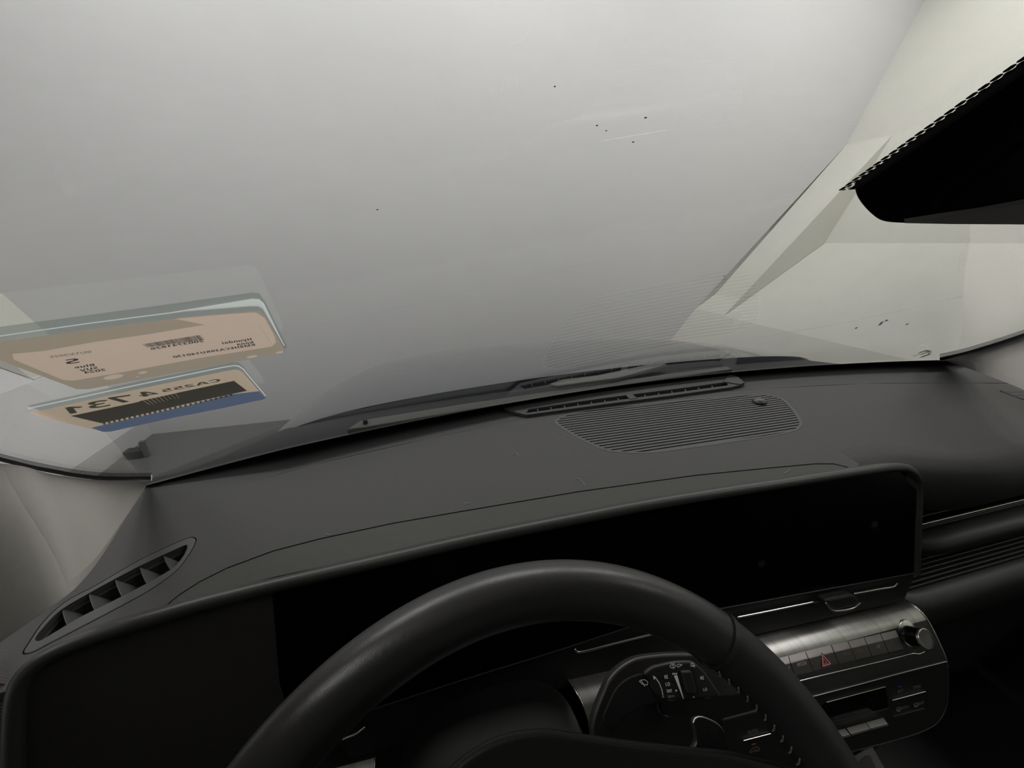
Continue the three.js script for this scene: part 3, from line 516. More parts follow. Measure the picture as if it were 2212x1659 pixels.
// passenger side front of the dashboard; it curves away behind the display at its left end
{
  const x0 = 0.53, x1 = 1.19;
const sweep = (prof, n = 40) => { const c = new THREE.CatmullRomCurve3(prof.map(([f, y]) => V(0, y, -f)), false, 'centripetal'); return grid(36, n, (s, t) => { const p = c.getPoint(t), x = x0 + (x1 - x0) * s, e = rollBack(x); return V(x, EYE.y + p.y + 0.1 * e * Math.max(0, 1 - 1.6 * t), p.z - e); }); };
  const pf = thing('passenger_fascia', 'padded passenger side dash front with bright trim line and ribs', 'dash trim', rel(0.9, -0.62, 0.3));
  part('upper_roll', sweep([[0.301, -0.2699], [0.29, -0.2710], [0.276, -0.2745], [0.262, -0.285], [0.258, -0.30], [0.264, -0.325], [0.28, -0.35], [0.30, -0.366], [0.335, -0.372]]), MAT.pad, pf);
  part('recess', sweep([[0.325, -0.36], [0.325, -0.41]], 2), MAT.panel, pf);
  const strip = (y, h, f, mat, name) => part(name, box(x0, x1, EYE.y + y - h / 2, EYE.y + y + h / 2, -f - 0.012, -f, h * 0.4), mat, pf);
  strip(-0.3785, 0.003, 0.306, MAT.panel, 'rib'); strip(-0.387, 0.0032, 0.300, MAT.chrome, 'trim_line'); strip(-0.394, 0.0035, 0.302, MAT.panel, 'rib'); strip(-0.400, 0.003, 0.304, MAT.panel, 'rib');
  part('bolster', sweep([[0.325, -0.402], [0.300, -0.405], [0.285, -0.412], [0.280, -0.424], [0.288, -0.438], [0.315, -0.444]]), MAT.panel, pf);
  for (let i = 0; i < 7; i++) strip(-0.4485 - i * 0.0092, 0.0042, 0.300 - i * 0.0012, MAT.panel, 'rib');
  part('rib_backing', sweep([[0.312, -0.44], [0.306, -0.515]], 2), MAT.panel, pf);
  part('lower_bolster', sweep([[0.31, -0.508], [0.285, -0.512], [0.270, -0.525], [0.266, -0.545], [0.272, -0.57], [0.30, -0.58]]), MAT.panel, pf);
  part('glove_box_lid', sweep([[0.30, -0.578], [0.285, -0.584], [0.283, -0.62], [0.30, -0.80]]), MAT.dark, pf);
}

/* =====================================================================
   DISPLAY PANEL
   ===================================================================== */
{
  const t = thing('display_panel', 'wide black curved display panel behind the steering wheel, switched off', 'display', rel(0.15, -0.44, 0.29));
  const top = [[120, 1440], [250, 1385], [420, 1306], [590, 1262], [800, 1213], [1000, 1167], [1200, 1126], [1400, 1088], [1550, 1064], [1700, 1042], [1850, 1021], [1930, 1011]];
  const glassPx = [[588, 1270], ...top.slice(4).map(([u, v]) => [u, v + 6]), [1955, 1013], [1972, 1024], [1981, 1046], [1977, 1236], [1768, 1275], [1561, 1313], [1368, 1352], [1200, 1406], [1000, 1468], [807, 1531], [640, 1585], [606, 1480]];
  part('display_glass', plate(glassPx, PANEL, 0.014, { bevel: 0.0008 }), MAT.glassBlack, t);
  part('trim_panel', plate([[586, 1264], [420, 1312], [250, 1365], [140, 1405], [92, 1432], [60, 1470], [48, 1520], [40, 1760], [640, 1760], [640, 1585], [604, 1480]], shifted(PANEL_L, -0.0006), 0.012, { bevel: 0.0006 }), MAT.matte, t, 'matte black woven trim left of the displays');
  // lip and frame around the panel
  const edge = [[28, 1800], [29, 1660], [31, 1560], [36, 1505], [50, 1464], [80, 1431], [120, 1407], [180, 1382], [250, 1359], [340, 1333], [440, 1304], [590, 1266], [848, 1206], [1000, 1171], [1200, 1130], [1400, 1073 + 18], [1550, 1066], [1700, 1043], [1850, 1020], [1930, 1010], [1956, 1012], [1974, 1024], [1981, 1050], [1979, 1140], [1976, 1240]].map(([u, v], i) => T(u, v, shifted(i < 11 ? PANEL_L : PANEL, i > 21 ? -0.002 : 0.003)));
  part('frame_lip', tube(edge, 0.0056, 260, 12), MAT.lip, t, 'satin black rounded lip');
  part('lip_shelf', (() => { const c = new THREE.CatmullRomCurve3(edge.slice(4, 21), false, 'centripetal'); return slab(100, 4, (s, q) => c.getPoint(s).add(V(0, 0.0050 - 0.004 * q, -0.0005 - 0.009 * q)), () => V(0, -0.006, 0)); })(), MAT.lip, t);
  const scr = (px, name, label) => part(name, plate(px, shifted(PANEL, 0.0004), 0.0006), MAT.glassBlack, t, label);
  scr([[640, 1290], [1000, 1196], [1290, 1138], [1290, 1360], [1000, 1450], [700, 1545]], 'cluster_screen', 'dark instrument screen');
  const cs = scr([[1330, 1128], [1700, 1062], [1955, 1030], [1953, 1225], [1700, 1272], [1390, 1330]], 'center_screen', 'dark touch screen');
  print('screen_marks', shifted(PANEL, 0.0006), [[1480, 1040], [1960, 1040], [1960, 1240], [1480, 1240]], (k) => {  // faint grey marks drawn on the dark screen
    for (const [u, v, r] of [[1889, 1133, 8], [1645, 1218, 9]]) { k.c.fillStyle = 'rgba(60,62,64,0.55)'; k.c.beginPath(); const [x, y] = k.L(u, v), q = k.L(u + r, v); k.c.ellipse(x, y, Math.abs(q[0] - x), Math.abs(q[0] - x) * 0.8, 0, 0, 7); k.c.fill(); k.line([[u - 2, v - 2], [u + 2, v - 1], [u, v + 3]], 'rgba(0,0,0,0.9)', 1.5, true); }
    k.line(Array.from({ length: 13 }, (_, i) => [1501 + 3.5 * Math.cos(i * Math.PI / 6), 1106 + 5 * Math.sin(i * Math.PI / 6)]), 'rgba(90,90,94,0.5)', 1);
  }, cs, { res: 320, color: 0x3a3a3c });
  // slim air outlet below the screens
  const VP = shifted(PANEL, -0.004);
  const av = part('air_outlet', plate([[700, 1566], [807, 1533], [1000, 1470], [1200, 1408], [1368, 1354], [1561, 1315], [1768, 1277], [1977, 1239], [1968, 1262], [1953, 1296], [1760, 1342], [1600, 1378], [1400, 1430], [1200, 1490], [1000, 1560], [760, 1640]], VP, 0.01), MAT.dark, t, 'black slim air outlet');
  const OP = shifted(PANEL, 0.001);
  const chromeLine = (px) => part('chrome_strip', capped(px.map(([u, v]) => T(u, v, OP)), 0.0014, 30, 8), MAT.chrome, av, 'chrome strip');
  chromeLine([[1594, 1333], [1680, 1316], [1768, 1298]]); chromeLine([[1846, 1282], [1900, 1272], [1932, 1266], [1937, 1261]]); chromeLine([[1242, 1403], [1247, 1408], [1260, 1407], [1330, 1389], [1420, 1367]]);
  chromeLine([[742, 1596], [770, 1584], [786, 1572]]);
  const edgeLine = (px, r) => part('edge_line', tube(px.map(([u, v]) => T(u, v, shifted(PANEL, 0.0006))), r, 40, 6), MAT.panel, av, 'fine lower edge of the glass');
  edgeLine([[807, 1532], [1000, 1469], [1200, 1407], [1368, 1353], [1480, 1328], [1561, 1314], [1768, 1276], [1976, 1238]], 0.0008);
  const tab = part('slider_tab', plate([[1782, 1297], [1806, 1291], [1842, 1284], [1853, 1291], [1857, 1302], [1846, 1310], [1806, 1319], [1792, 1312]], shifted(PANEL, 0.012), 0.012, { r: 0.004, bevel: 0.0025 }), MAT.panel, av, 'outlet slider tab');
  part('tab_rim', capped([[1784, 1303], [1798, 1318], [1815, 1319], [1846, 1312], [1857, 1303]].map(([u, v]) => T(u, v, shifted(PANEL, 0.0125))), 0.0011, 24, 8), MAT.silver, tab);
}

/* =====================================================================
   CENTRE CONTROLS
   ===================================================================== */
const profile = new THREE.CatmullRomCurve3([[0.292, -0.472], [0.275, -0.4695], [0.262, -0.467], [0.249, -0.4665], [0.240, -0.470], [0.2325, -0.4768], [0.217, -0.4955], [0.205, -0.5145], [0.196, -0.545], [0.187, -0.584]].map(([f, y]) => V(0, y, -f)), false, 'centripetal');
const fasciaAt = (x, t) => { const p = profile.getPoint(t); return V(x, EYE.y + p.y + 0.06 * (0.61 - x), p.z); };
{
  const t = thing('control_panel', 'rounded centre control panel with brushed silver top and buttons', 'control panel', rel(0.4, -0.62, 0.22));
  const TB = 0.52;                                             // where the brushed top ends and the button row begins
  const whole = new THREE.Mesh(grid(20, 60, (a, q) => fasciaAt(-0.05 + 0.7 * a, q)), new THREE.MeshBasicMaterial({ side: THREE.DoubleSide }));
  const leftPts = [[1213, 1448], [1228, 1468], [1240, 1487], [1254, 1512], [1265, 1540], [1276, 1572]].map(([u, v]) => M(u, v, whole));
  const leftAt = (q) => { const z = fasciaAt(0.1, q).z; if (z <= leftPts[0].z) return leftPts[0].x + (z - leftPts[0].z) * 0.3; for (let i = 0; i < leftPts.length - 1; i++) if (z <= leftPts[i + 1].z) return leftPts[i].x + (leftPts[i + 1].x - leftPts[i].x) * (z - leftPts[i].z) / (leftPts[i + 1].z - leftPts[i].z); return leftPts[leftPts.length - 1].x; };
  const rightAt = (q) => 0.612 + 0.014 * q * q;
  const full = (t0, t1) => slab(30, 30, (a, k) => { const q = t0 + (t1 - t0) * k, l = leftAt(q); return fasciaAt(l + (rightAt(q) - l) * a, q); }, () => V(0, -0.006, -0.006));
  part('brushed_top', full(0, TB), MAT.brushed, t, 'brushed silver top');
  const split = 0.19, lower = (l0, r0) => slab(24, 24, (a, k) => { const q = TB + (0.80 - TB) * k, l = l0(q); return fasciaAt(l + (r0(q) - l) * a, q); }, () => V(0, -0.006, -0.006));
  part('brushed_flank', lower(leftAt, () => split), MAT.brushed, t, 'brushed silver flank beside the column');
  part('button_bed', lower(() => split, rightAt), MAT.panel, t);
  part('right_edge_trim', tube(Array.from({ length: 20 }, (_, i) => fasciaAt(rightAt(0.02 + i / 20 * 0.82), 0.02 + i / 20 * 0.82)), 0.0012, 60, 8), MAT.chrome, t, 'bright right hand edge');
  part('left_edge_trim', tube(Array.from({ length: 20 }, (_, i) => fasciaAt(leftAt(0.15 + i / 20 * 0.65), 0.15 + i / 20 * 0.65)), 0.0009, 60, 8), MAT.chrome, t);
  // media buttons: top bevel, face, underside
  const R = (u, v, h) => T(u, v, shifted(ROWP, h));
  const cuts = [[1640, 1430, 1650, 1491], [1702, 1413.5, 1720, 1471], [1738, 1404, 1762, 1460], [1794, 1390, 1817, 1446], [1830, 1381.5, 1854, 1437.5], [1865, 1373, 1889, 1430], [1900, 1364.5, 1925, 1421.5], [1933, 1357, 1960, 1413]];
  const labels = ['switch', 'MEDIA', 'hazard', 'SEEK', 'TRACK', 'star', 'SETUP'];
  for (let i = 0; i < 7; i++) {
    const a = cuts[i], b = cuts[i + 1], L = (q, e) => { const x = e ? [b[0] - 0.8, b[1], b[2] - 0.8, b[3]] : [a[0] + 0.8, a[1], a[2] + 0.8, a[3]]; return [x[0] + (x[2] - x[0]) * q, x[1] + (x[3] - x[1]) * q]; };
    const rows = [[0.0, -0.002], [0.02, 0.0015], [0.30, 0.0045], [0.34, 0.0048], [0.78, 0.0040], [0.80, 0.0034], [1.0, -0.002]];
    const bt = part('media_button', grid(1, rows.length - 1, (s, q) => { const [k, h] = rows[Math.round(q * (rows.length - 1))]; return R(...L(k, s), h); }).toNonIndexed(), MAT.button, t);
    bt.geometry.computeVertexNormals();
    if (labels[i] === 'hazard') print('hazard_triangle', shifted(ROWP, 0.0046), [[1765, 1400], [1810, 1400], [1810, 1455], [1765, 1455]], (k) => {
      k.fill([[1774, 1409], [1798, 1434], [1775, 1442]], '#5a1418'); k.line([[1775.5, 1413.5], [1794, 1433.5], [1777, 1438.5]], '#e8b8b4', 1.5, true); k.line([[1777.5, 1421], [1787, 1432], [1778.5, 1434.5]], '#d88a88', 1.1, true); k.fill([[1780, 1426.5], [1784, 1431], [1780.5, 1432]], '#c01820');
    }, bt, { res: 256 });
  }
  print('button_lettering', shifted(ROWP, 0.0050), [[1680, 1370], [1960, 1370], [1960, 1470], [1680, 1470]], (k) => {
    const tx = (s, a, b, c, col) => k.text(s, a, b, c, col);
    tx('CH', [1693, 1449], [1707, 1445.5], [1690.5, 1440], '#c9c6c2'); tx('MEDIA', [1722, 1440.5], [1743, 1435], [1719.5, 1432.5], '#c9c6c2');
    tx('‹ SEEK', [1817, 1417], [1834.5, 1413], [1815, 1411], '#8f8a88'); tx('TRACK ›', [1850, 1410], [1876, 1402.5], [1848, 1403], '#7d7876'); tx('SETUP', [1923, 1390.5], [1942, 1385], [1921, 1384], '#7a7573');
    const sx = 1897, sy = 1396, pts = Array.from({ length: 10 }, (_, i) => { const r = i % 2 ? 2 : 4.6, a = -Math.PI / 2 + i * Math.PI / 5; return [sx + r * Math.cos(a), sy + r * Math.sin(a)]; }); k.line(pts, '#a39e9b', 0.9, true);
  }, t, { res: 640 });
  part('lower_trim_line', capped([[1724, 1471.5], [1800, 1453], [1880, 1434], [1940, 1419.5], [1972, 1411.5], [1984, 1413], [1996, 1408]].map(([u, v]) => R(u, v, 0.004)), 0.0009, 40, 8), MAT.chrome, t, 'thin bright line under the buttons');
  // volume knob
  { const face = T(2001, 1380, shifted(ROWP, 0.020)), n = ROWP.n;
    const put = (g) => g.applyQuaternion(new THREE.Quaternion().setFromUnitVectors(V(0, 1, 0), n)).translate(face.x, face.y, face.z);
    const lathe = (pts) => put(new THREE.LatheGeometry(pts.map(([r, y]) => new THREE.Vector2(r, y)), 40));
    const kn = part('knob', lathe([[0.0112, -0.022], [0.0112, -0.003], [0.0118, -0.0024], [0.0118, -0.0008], [0.0108, 0]]), MAT.gloss, t, 'round volume knob');
    part('knob_face', lathe([[0.0104, -0.0004], [0.0095, -0.0003], [0, -0.0008]]), MAT.button, kn);
    part('knob_rim', lathe([[0.0104, 0.0002], [0.0112, 0.0003], [0.0119, -0.0006], [0.0119, -0.0026]]), MAT.chrome, kn, 'bright rim');
    part('knob_collar', lathe([[0.0112, -0.017], [0.0165, -0.0175], [0.0178, -0.019], [0.0182, -0.023]]), MAT.chrome, kn);
    part('knob_bed', lathe([[0.0182, -0.021], [0.0205, -0.0205], [0.0215, -0.023]]), MAT.gloss, kn);
  }
  print('tune_lettering', shifted(ROWP, 0.0012), [[1955, 1410], [1985, 1410], [1985, 1430], [1955, 1430]], (k) => k.text('TUNE', [1963, 1423], [1976, 1419.5], [1962, 1418.5], '#55504e'), t, { res: 128 });
  // climate panel
  const face = [[1560, 1556], [1640, 1535], [1752, 1505], [1900, 1466], [2047, 1428], [2048, 1490], [2043, 1530], [2026, 1560], [1990, 1581], [1940, 1597], [1830, 1626], [1700, 1660], [1560, 1700]];
  const cp = part('climate_panel', plate(face, CLIM, 0.02, { r: 0.004, bevel: 0.0015 }), MAT.panel, t);
  const cl = (px, mat, name, h = 0.0008, o = {}) => part(name, plate(px, shifted(CLIM, h), 0.002 + h * 0.5, o), mat, cp);
  const tubeC = (px, r, mat, name, h = 0.0006) => part(name, capped(px.map(([u, v]) => T(u, v, shifted(CLIM, h))), r, 30, 8), mat, cp);
  tubeC([[1752, 1505.5], [1850, 1480], [1950, 1453], [2045, 1429]], 0.0006, MAT.silver, 'panel_seam');
  tubeC([[2047, 1440], [2048, 1490], [2043, 1530], [2026, 1560], [1990, 1581], [1940, 1597], [1830, 1626]], 0.0008, MAT.bezel, 'panel_rim', 0);
  cl([[1762, 1540], [1786, 1517], [1912, 1483], [1920, 1530], [1790, 1566]], MAT.gloss, 'climate_display', 0.0006);
  tubeC([[1786, 1517], [1850, 1500], [1912, 1483.5]], 0.0005, MAT.silver, 'display_edge'); tubeC([[1790, 1562], [1850, 1547], [1919, 1530]], 0.0004, MAT.bezel, 'display_edge');
  tubeC([[1928.5, 1512.5], [1963, 1503.5], [1998, 1494]], 0.0009, MAT.chrome, 'button_divider', 0.001); tubeC([[1606, 1600], [1635, 1592.5], [1664, 1585]], 0.0008, MAT.chrome, 'button_divider', 0.001);
  cl([[1931, 1549], [1998, 1531], [2003, 1535], [1998, 1540], [1934, 1557]], MAT.button, 'lower_bar', 0.001);
  for (const q of [[[1790, 1583], [1803, 1580], [1814, 1596], [1807, 1598]], [[1804.5, 1579], [1825, 1573.5], [1839, 1590], [1815.5, 1596]], [[1828, 1572.5], [1869.5, 1561], [1881.5, 1577], [1841, 1589]], [[1871, 1560.5], [1908, 1550], [1920, 1567], [1883, 1577]]])
    { const rows = [[0, 0], [0.04, 0.003], [0.72, 0.011], [0.80, 0.0112], [0.90, 0.008], [1, 0]], g = grid(1, 5, (a, k) => { const [m, h] = rows[Math.round(k * 5)], A = [q[0][0] + (q[3][0] - q[0][0]) * m, q[0][1] + (q[3][1] - q[0][1]) * m], B = [q[1][0] + (q[2][0] - q[1][0]) * m, q[1][1] + (q[2][1] - q[1][1]) * m]; return T(A[0] + (B[0] - A[0]) * a, A[1] + (B[1] - A[1]) * a, shifted(CLIM, h)); });
      part('climate_toggle', g, MAT.toggle, cp, 'satin silver toggle'); }
  print('climate_lettering', shifted(CLIM, 0.0010), [[1590, 1470], [2010, 1470], [2010, 1640], [1590, 1640]], (k) => {
    const col = '#8d8c8b', tx = (s, a, b, c, cc = col) => k.text(s, a, b, c, cc);
    tx('A/C', [1939, 1497], [1952, 1495], [1938, 1490], col); tx('SYNC', [1972.5, 1488], [1990, 1484.5], [1971.5, 1482]); tx('FRONT', [1946, 1533], [1963, 1528.5], [1945, 1527.5]); tx('REAR', [1982, 1524], [1996, 1519], [1981, 1518]);
    tx('AUTO', [1615, 1585], [1637, 1580], [1613.5, 1578], '#a3a3a3');
    k.fill([[1939, 1483], [1948, 1481], [1948.5, 1483], [1939.5, 1485]], '#3440b8'); k.fill([[1623, 1606.5], [1632.5, 1604.5], [1632.5, 1607], [1623, 1609]], '#d07838');
    for (const [u, v] of [[1940.5, 1532], [1978, 1522.5]]) { k.line(Array.from({ length: 13 }, (_, i) => [u + 4.5 * Math.cos(i * Math.PI / 6), v + 4.5 * Math.sin(i * Math.PI / 6)]), col, 1); k.line([[u - 2, v + 1], [u + 2, v]], col, 1); k.line([[u - 2, v + 3], [u + 2, v + 2]], col, 1); }
    k.line([[1619, 1624], [1623, 1618], [1631, 1613], [1637, 1613.5], [1640, 1617], [1639, 1621], [1634, 1622], [1628, 1622], [1622, 1625]], '#9a9a9a', 1.1, true); k.line([[1629, 1619], [1633, 1619], [1634, 1616]], '#9a9a9a', 1);
    k.line([[1877, 1511], [1881, 1508], [1884, 1514]], '#222428', 0.8); k.fill([[1855, 1590], [1869, 1586], [1869.5, 1588], [1855.5, 1592]], '#2c3358'); k.line([[1889, 1583.5], [1891, 1587], [1894, 1582.5]], '#2c3358', 1); k.fill([[1897, 1577.5], [1911, 1573.5], [1911.5, 1575], [1897.5, 1579]], '#2c3358');
  }, cp, { res: 1024 });
  part('start_button', (() => { const p = T(1453, 1511, shifted(CLIM, 0.004)); return new THREE.CylinderGeometry(0.0150, 0.0155, 0.006, 36).applyQuaternion(new THREE.Quaternion().setFromUnitVectors(V(0, 1, 0), CLIM.n)).translate(p.x, p.y, p.z); })(), MAT.dark, t);
  part('start_button_ring', (() => { const p = T(1453, 1511, shifted(CLIM, 0.005)); return new THREE.TorusGeometry(0.0172, 0.0007, 10, 48).applyQuaternion(new THREE.Quaternion().setFromUnitVectors(V(0, 0, 1), CLIM.n)).translate(p.x, p.y, p.z); })(), MAT.chrome, t, 'thin chrome ring');
  part('left_body', plate([[1292, 1610], [1330, 1540], [1390, 1485], [1480, 1465], [1620, 1448], [1640, 1540], [1600, 1700], [1290, 1700]], shifted(CLIM, -0.002), 0.02), MAT.panel, t);
  part('lower_body', box(0.14, 0.61, EYE.y - 0.80, EYE.y - 0.60, -0.32, -0.22, 0.01), MAT.panel, t);
  // brushed piece left of the steering column
  const lt = thing('trim_piece', 'small brushed silver dash trim at the bottom, left of the steering column', 'trim', rel(-0.1, -0.46, 0.24));
  part('face', slab(16, 16, (s, q) => fasciaAt(-0.26 + 0.185 * s, 0.30 + 0.55 * q).add(V(0, -0.028, 0)), () => V(0, -0.006, -0.006)), MAT.brushed, lt);
  part('right_edge', tube(Array.from({ length: 12 }, (_, i) => fasciaAt(-0.0745, 0.30 + i / 12 * 0.55).add(V(0, -0.028, 0))), 0.001, 30, 8), MAT.chrome, lt);
  // console below
  const cs = thing('center_console', 'dark centre console shelf with pale edge below the climate panel', 'console', rel(0.5, -0.75, 0.12));
  const CS = plane(0, 0.9, 0.43, 0.5, -0.66, -0.19);
  part('shelf', plate([[1815, 1650], [1868, 1618], [1884, 1611], [1912, 1660], [1950, 1740], [1830, 1740]], CS, 0.01, { bevel: 0.001 }), MAT.shelf, cs);
  part('tray', plate([[1838, 1662], [1870, 1632], [1880, 1632], [1895, 1665], [1935, 1745], [1850, 1745]], shifted(CS, 0.0006), 0.002), MAT.dark, cs);
}

/* =====================================================================
   STEERING
   ===================================================================== */
const e1 = new THREE.Vector3().crossVectors(V(0, 1, 0), WA).normalize(), e2 = new THREE.Vector3().crossVectors(WA, e1);
const RW = 0.183, RT = 0.0164;
const onRim = (th, ph, r = RT) => { const o = e1.clone().multiplyScalar(Math.cos(th)).addScaledVector(e2, Math.sin(th)); return WC.clone().addScaledVector(o, RW + r * Math.cos(ph)).addScaledVector(WA, r * Math.sin(ph)); };
{
  const t = thing('steering_wheel', 'black leather steering wheel in front of the displays', 'steering wheel', WC.clone());
  const seamT = 0.80, seamL = Math.PI - 0.62;
  const rim = (a, b, r, name, mat, n) => part(name, grid(n, 28, (s, q) => onRim(a + (b - a) * s, 2 * Math.PI * q, r)), mat, t);
  rim(seamT, Math.PI + 0.9, RT, 'rim_upper', MAT.leather, 90);
  rim(-1.3, seamT, RT * 0.985, 'rim_grip', MAT.grip, 70);
  rim(seamT - 0.012, seamT + 0.006, RT + 0.0011, 'seam_ring', MAT.leather, 4);
  rim(Math.PI + 0.9, 2 * Math.PI - 1.3, RT, 'rim_lower', MAT.leather, 40);
  // zigzag stitches on the inner side of the grip
  for (let i = 0; i < 15; i++) { const th = seamT - 0.03 - i * 0.042, ph = Math.PI - 0.15; const p = (d, e) => onRim(th + d, ph + e, RT + 0.0006);
    part('stitch', capped([p(0, -0.16), p(-0.022, 0.02), p(-0.034, 0.18)], 0.00055, 6, 5), MAT.stitch, t); }
  // hub cover and spokes
  const HUB = shifted(WHEEL, 0.004);
  const hub = [[840, 1900], [880, 1780], [940, 1700], [990, 1652], [1030, 1623], [1075, 1600], [1125, 1587], [1180, 1582], [1245, 1590], [1372, 1608], [1492, 1621], [1583, 1630], [1640, 1644], [1700, 1660], [1760, 1700], [1760, 1800], [1500, 1950], [1100, 2000]];
  part('hub_cover', plate(hub, HUB, 0.007, { bevel: 0.003, seg: 4, smooth: 80 }), MAT.shroud, t, 'black hub cover');
  const spoke = (th, w) => { const a = WC.clone().addScaledVector(e1, Math.cos(th) * 0.07).addScaledVector(e2, Math.sin(th) * 0.07), b = onRim(th, Math.PI, RT * 0.5); return slab(8, 8, (s, q) => a.clone().lerp(b, s).addScaledVector(new THREE.Vector3().crossVectors(WA, b.clone().sub(a).normalize()), (q - 0.5) * (w + 0.03 * Math.abs(2 * s - 1))), () => WA.clone().multiplyScalar(-0.014)); };
  part('spoke', spoke(-0.12, 0.045), MAT.grip, t); part('spoke', spoke(Math.PI + 0.12, 0.045), MAT.grip, t);
  // shift paddle
  const PD = shifted(WHEEL, -0.026);
  const pd = part('shift_paddle', plate([[1498, 1563], [1500, 1555], [1508, 1550], [1518, 1550], [1540, 1559], [1554, 1569], [1562, 1580], [1572, 1605], [1586, 1650], [1590, 1680], [1500, 1680], [1490, 1625], [1502, 1612], [1505, 1600], [1502, 1580]], PD, 0.004, { r: 0.002, bevel: 0.0012, seg: 3 }), std('dark grey satin metal', lin(0.05, 0.05, 0.049), 0.35, { metalness: 0.6 }), t, 'dark grey paddle with plus sign');
  print('plus_sign', shifted(PD, 0.0002), [[1510, 1555], [1545, 1555], [1545, 1590], [1510, 1590]], (k) => { k.line([[1517, 1571], [1535, 1571]], '#050505', 1.8); k.line([[1526, 1562], [1526, 1580]], '#050505', 1.8); }, pd, { res: 96 });
  part('paddle_edge', capped([[1498, 1561], [1502, 1553], [1512, 1549.5], [1524, 1552], [1544, 1561], [1556, 1571], [1563, 1582]].map(([u, v]) => T(u, v, shifted(PD, -0.0004))), 0.0007, 30, 6), MAT.silver, pd, 'bright upper edge');

  const col = thing('steering_column', 'grained black steering column cover behind the wheel', 'column cover', WC.clone().addScaledVector(WA, -0.12));
  const cc = (k, a) => { const c = WC.clone().addScaledVector(WA, -0.03 - 0.17 * k).add(V(0, -0.012 + 0.012 * k, 0)), rx = 0.068 + 0.018 * k, ry = 0.052 + 0.022 * k, sg = (v, p) => Math.sign(v) * Math.abs(v) ** p; return c.addScaledVector(e1, rx * sg(Math.cos(a), 0.7)).addScaledVector(e2, ry * sg(Math.sin(a), 0.7)); };
  part('cover', grid(48, 10, (s, k) => cc(k, s * 2 * Math.PI)), MAT.shroud, col);
  part('front_cap', grid(48, 4, (s, k) => cc(0, s * 2 * Math.PI).lerp(WC.clone().addScaledVector(WA, -0.028).add(V(0, -0.012, 0)), k)), MAT.shroud, col);
}
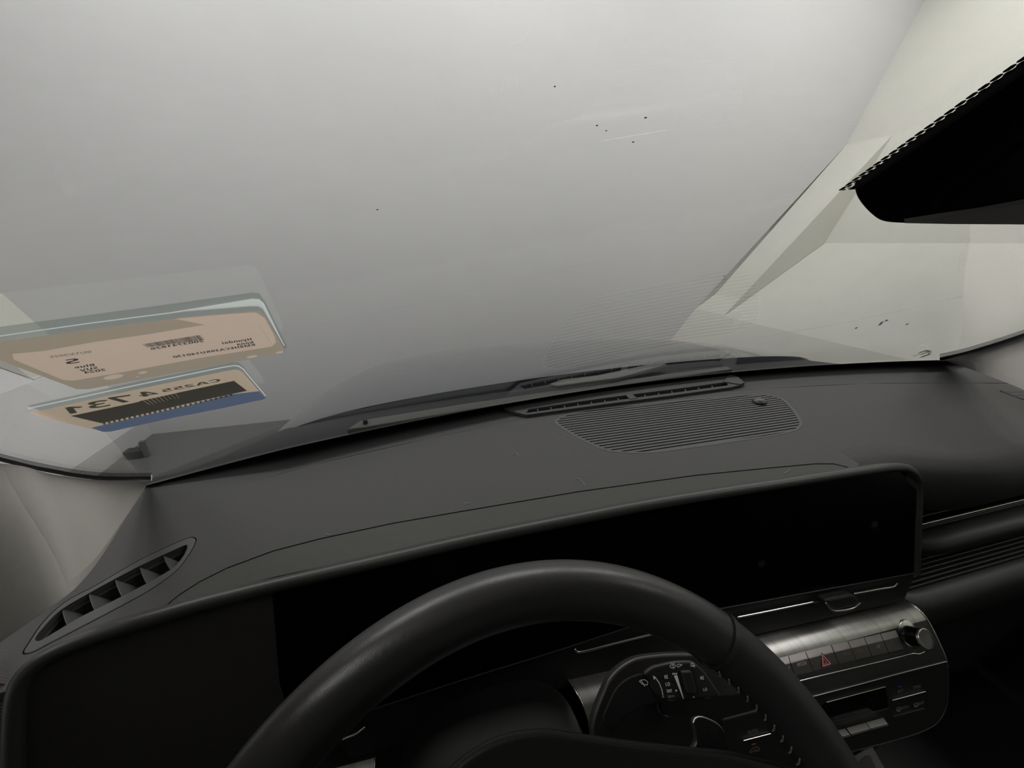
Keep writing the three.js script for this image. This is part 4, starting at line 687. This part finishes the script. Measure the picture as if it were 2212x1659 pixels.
// wiper stalk
{
  const SP = shifted(WHEEL, -0.060);
  const Z = (x, y) => [1250 + x / 6.32, 1400 + y / 6.32];
  const t = thing('wiper_stalk', 'black wiper stalk with white markings right of the column', 'stalk', T(1420, 1500, SP));
  const out = [[1290, 1620], [1279, 1575], [1285, 1542], [1302, 1498], [1316, 1468], [1339, 1443], [1370, 1424], [1408, 1416], [1483, 1412], [1560, 1420], [1610, 1460], [1605, 1500], [1574, 1509], [1547, 1511], [1484, 1515], [1422, 1519], [1392, 1527], [1361, 1543], [1340, 1562], [1325, 1590], [1318, 1625]];
  part('lever', plate(out, SP, 0.008, { bevel: 0.0022, seg: 4, smooth: 90 }), MAT.panel, t);
  const head = [Z(1010, 590), Z(960, 430), Z(880, 352), Z(1000, 250), Z(1300, 180), Z(1560, 170), Z(1720, 300), Z(1860, 500), Z(1980, 680), Z(1500, 715), Z(1130, 730)];
  part('dial_sleeve', plate(head, shifted(SP, 0.0022), 0.006, { bevel: 0.002, seg: 3, r: 0.004 }), MAT.panel, t);
  part('rocker_recess_shade', plate([Z(1368, 300), Z(1400, 285), Z(1555, 283), Z(1580, 310), Z(1605, 420), Z(1635, 640), Z(1480, 655), Z(1435, 480)], shifted(SP, 0.0028), 0.003, { r: 0.001 }), MAT.dark, t);  // dark plate paints the shade around the rocker, nothing is sunk in
  part('rocker_switch', plate([Z(1405, 318), Z(1545, 308), Z(1575, 400), Z(1622, 612), Z(1608, 632), Z(1492, 636), Z(1450, 480)], shifted(SP, 0.0052), 0.004, { r: 0.002, bevel: 0.0012 }), MAT.panel, t);
  print('stalk_markings', shifted(SP, 0.0026), [Z(780, 150), Z(1850, 150), Z(1850, 770), Z(780, 770)], (k) => {
    const W = '#f2f2ee', tx = (s, a, b, c, col = W) => k.text(s, Z(...a), Z(...b), Z(...c), col, 'sans-serif', 'bold');
    tx('HI', [1168, 420], [1220, 415], [1160, 368]); tx('LO', [1184, 518], [1250, 511], [1175, 470]); tx('INT', [1202, 607], [1277, 600], [1193, 565]); tx('OFF', [1213, 679], [1305, 673], [1209, 645], '#9c9c98'); tx('MIST', [1225, 720], [1327, 715], [1228, 698], '#4a4a48');
    tx('HI', [1657, 431], [1708, 425], [1650, 385]); tx('LO', [1697, 588], [1758, 580], [1688, 545], '#cfcfca'); tx('OFF', [1711, 690], [1800, 685], [1708, 668], '#3c3c3a');
    k.line([Z(1148, 640), Z(1132, 565), Z(1100, 480), Z(1055, 415)], W, 1.7); k.fill([Z(1008, 372), Z(1058, 398), Z(1026, 432)], W);
    k.fill(Array.from({ length: 12 }, (_, i) => Z(1150 + 16 * Math.cos(i * Math.PI / 6), 664 + 12 * Math.sin(i * Math.PI / 6))), '#8a8a86');
    k.fill([Z(1296, 374), Z(1344, 369), Z(1432, 690), Z(1424, 692)], W); for (const x of [1283, 1306, 1330]) k.fill([Z(x + 8, 330), Z(x + 10, 355), Z(x - 2, 364), Z(x - 12, 352)], W);
    k.fill([Z(1318, 560), Z(1348, 578), Z(1320, 597)], W); k.fill([Z(1578, 650), Z(1578, 682), Z(1546, 668)], '#a8a8a4');
    k.line([Z(826, 452), Z(852, 434), Z(900, 429), Z(941, 460), Z(934, 503), Z(868, 489)], W, 1.1, true); k.line([Z(850, 440), Z(900, 520)], W, 1.2);
    k.line([Z(1240, 238), Z(1262, 228), Z(1298, 226), Z(1320, 236), Z(1306, 266), Z(1256, 268)], W, 1.1, true); k.line([Z(1280, 218), Z(1292, 284)], W, 1); k.line([Z(1250, 212), Z(1266, 202), Z(1278, 214)], W, 0.9); k.line([Z(1284, 212), Z(1296, 202), Z(1308, 214)], W, 0.9);
    k.line([Z(1335, 238), Z(1362, 216), Z(1384, 222), Z(1408, 226), Z(1380, 244), Z(1350, 258)], W, 1.1, true);
    k.line([Z(1528, 205), Z(1560, 200), Z(1574, 224), Z(1560, 246), Z(1530, 246)], W, 1.1, true); k.line([Z(1546, 215), Z(1580, 262)], W, 1); k.line([Z(1570, 240), Z(1588, 240)], W, 1);
  }, t, { res: 1024 });
  part('finger_recess_shade', plate([Z(330, 1000), Z(420, 720), Z(520, 540), Z(640, 430), Z(760, 372), Z(870, 352), Z(950, 430), Z(1010, 560), Z(1060, 745), Z(880, 800), Z(700, 900), Z(560, 1020), Z(470, 1120)], shifted(SP, 0.0006), 0.003, { smooth: 60, bevel: 0.001 }), MAT.dark, t);  // flat dark plate: shade of the hollow is put into its colour
}

/* =====================================================================
   CABIN AROUND THE CAMERA (outside the frame: it keeps the room's light out)
   ===================================================================== */
{
  const xL = CAR_X - 0.80, xR = CAR_X + 0.80, Y = (y) => EYE.y + y, rz = -2.35;
  solo('car_roof', slab(10, 10, (s, t) => { const f = TOPF + (rz - TOPF) * t, x = CAR_X + (2 * s - 1) * 0.62, y0 = -0.258 + RAKE * (baseF(CAR_X) - TOPF); return rel(x, y0 + 0.004 - 0.05 * Math.abs(2 * s - 1) ** 3 + 0.03 * Math.sin(Math.PI * t), f); }, () => V(0, 0.04, 0)), MAT.headliner, 'grey cloth headliner of the car above the driver', 'car roof');
  for (const [x, sg, w] of [[xL, -1, 'driver'], [xR, 1, 'passenger']]) {
    const d = thing('car_door', `dark car doors with tinted windows along the ${w} side`, 'car door', V(x, Y(-0.95), 1));
    part('door_panel', box(Math.min(x, x + sg * 0.06), Math.max(x, x + sg * 0.06), Y(-0.95), Y(-0.40), -0.42, -rz), MAT.dark, d);
    const xt = CAR_X + sg * 0.60, yt = Y(0.16);
    part('side_window', slab(1, 1, (s, t) => V(x + (xt - x) * t, Y(-0.40) + (yt - Y(-0.40)) * t, -0.25 + (-rz + 0.05) * s * 0.99 + 0.28 * t * (1 - s)), () => V(sg * 0.004, 0, 0)), MAT.tint, d);
  }
  solo('tailgate', box(xL, xR, Y(-0.95), Y(0.24), -rz, -rz + 0.05), MAT.headliner, 'grey trimmed tailgate at the rear of the cabin', 'tailgate');
  solo('cabin_floor', box(xL, xR, Y(-1.0), Y(-0.95), -0.5, -rz), MAT.dark, 'black carpeted cabin floor', 'car floor');
}

renderer.render(scene, camera);
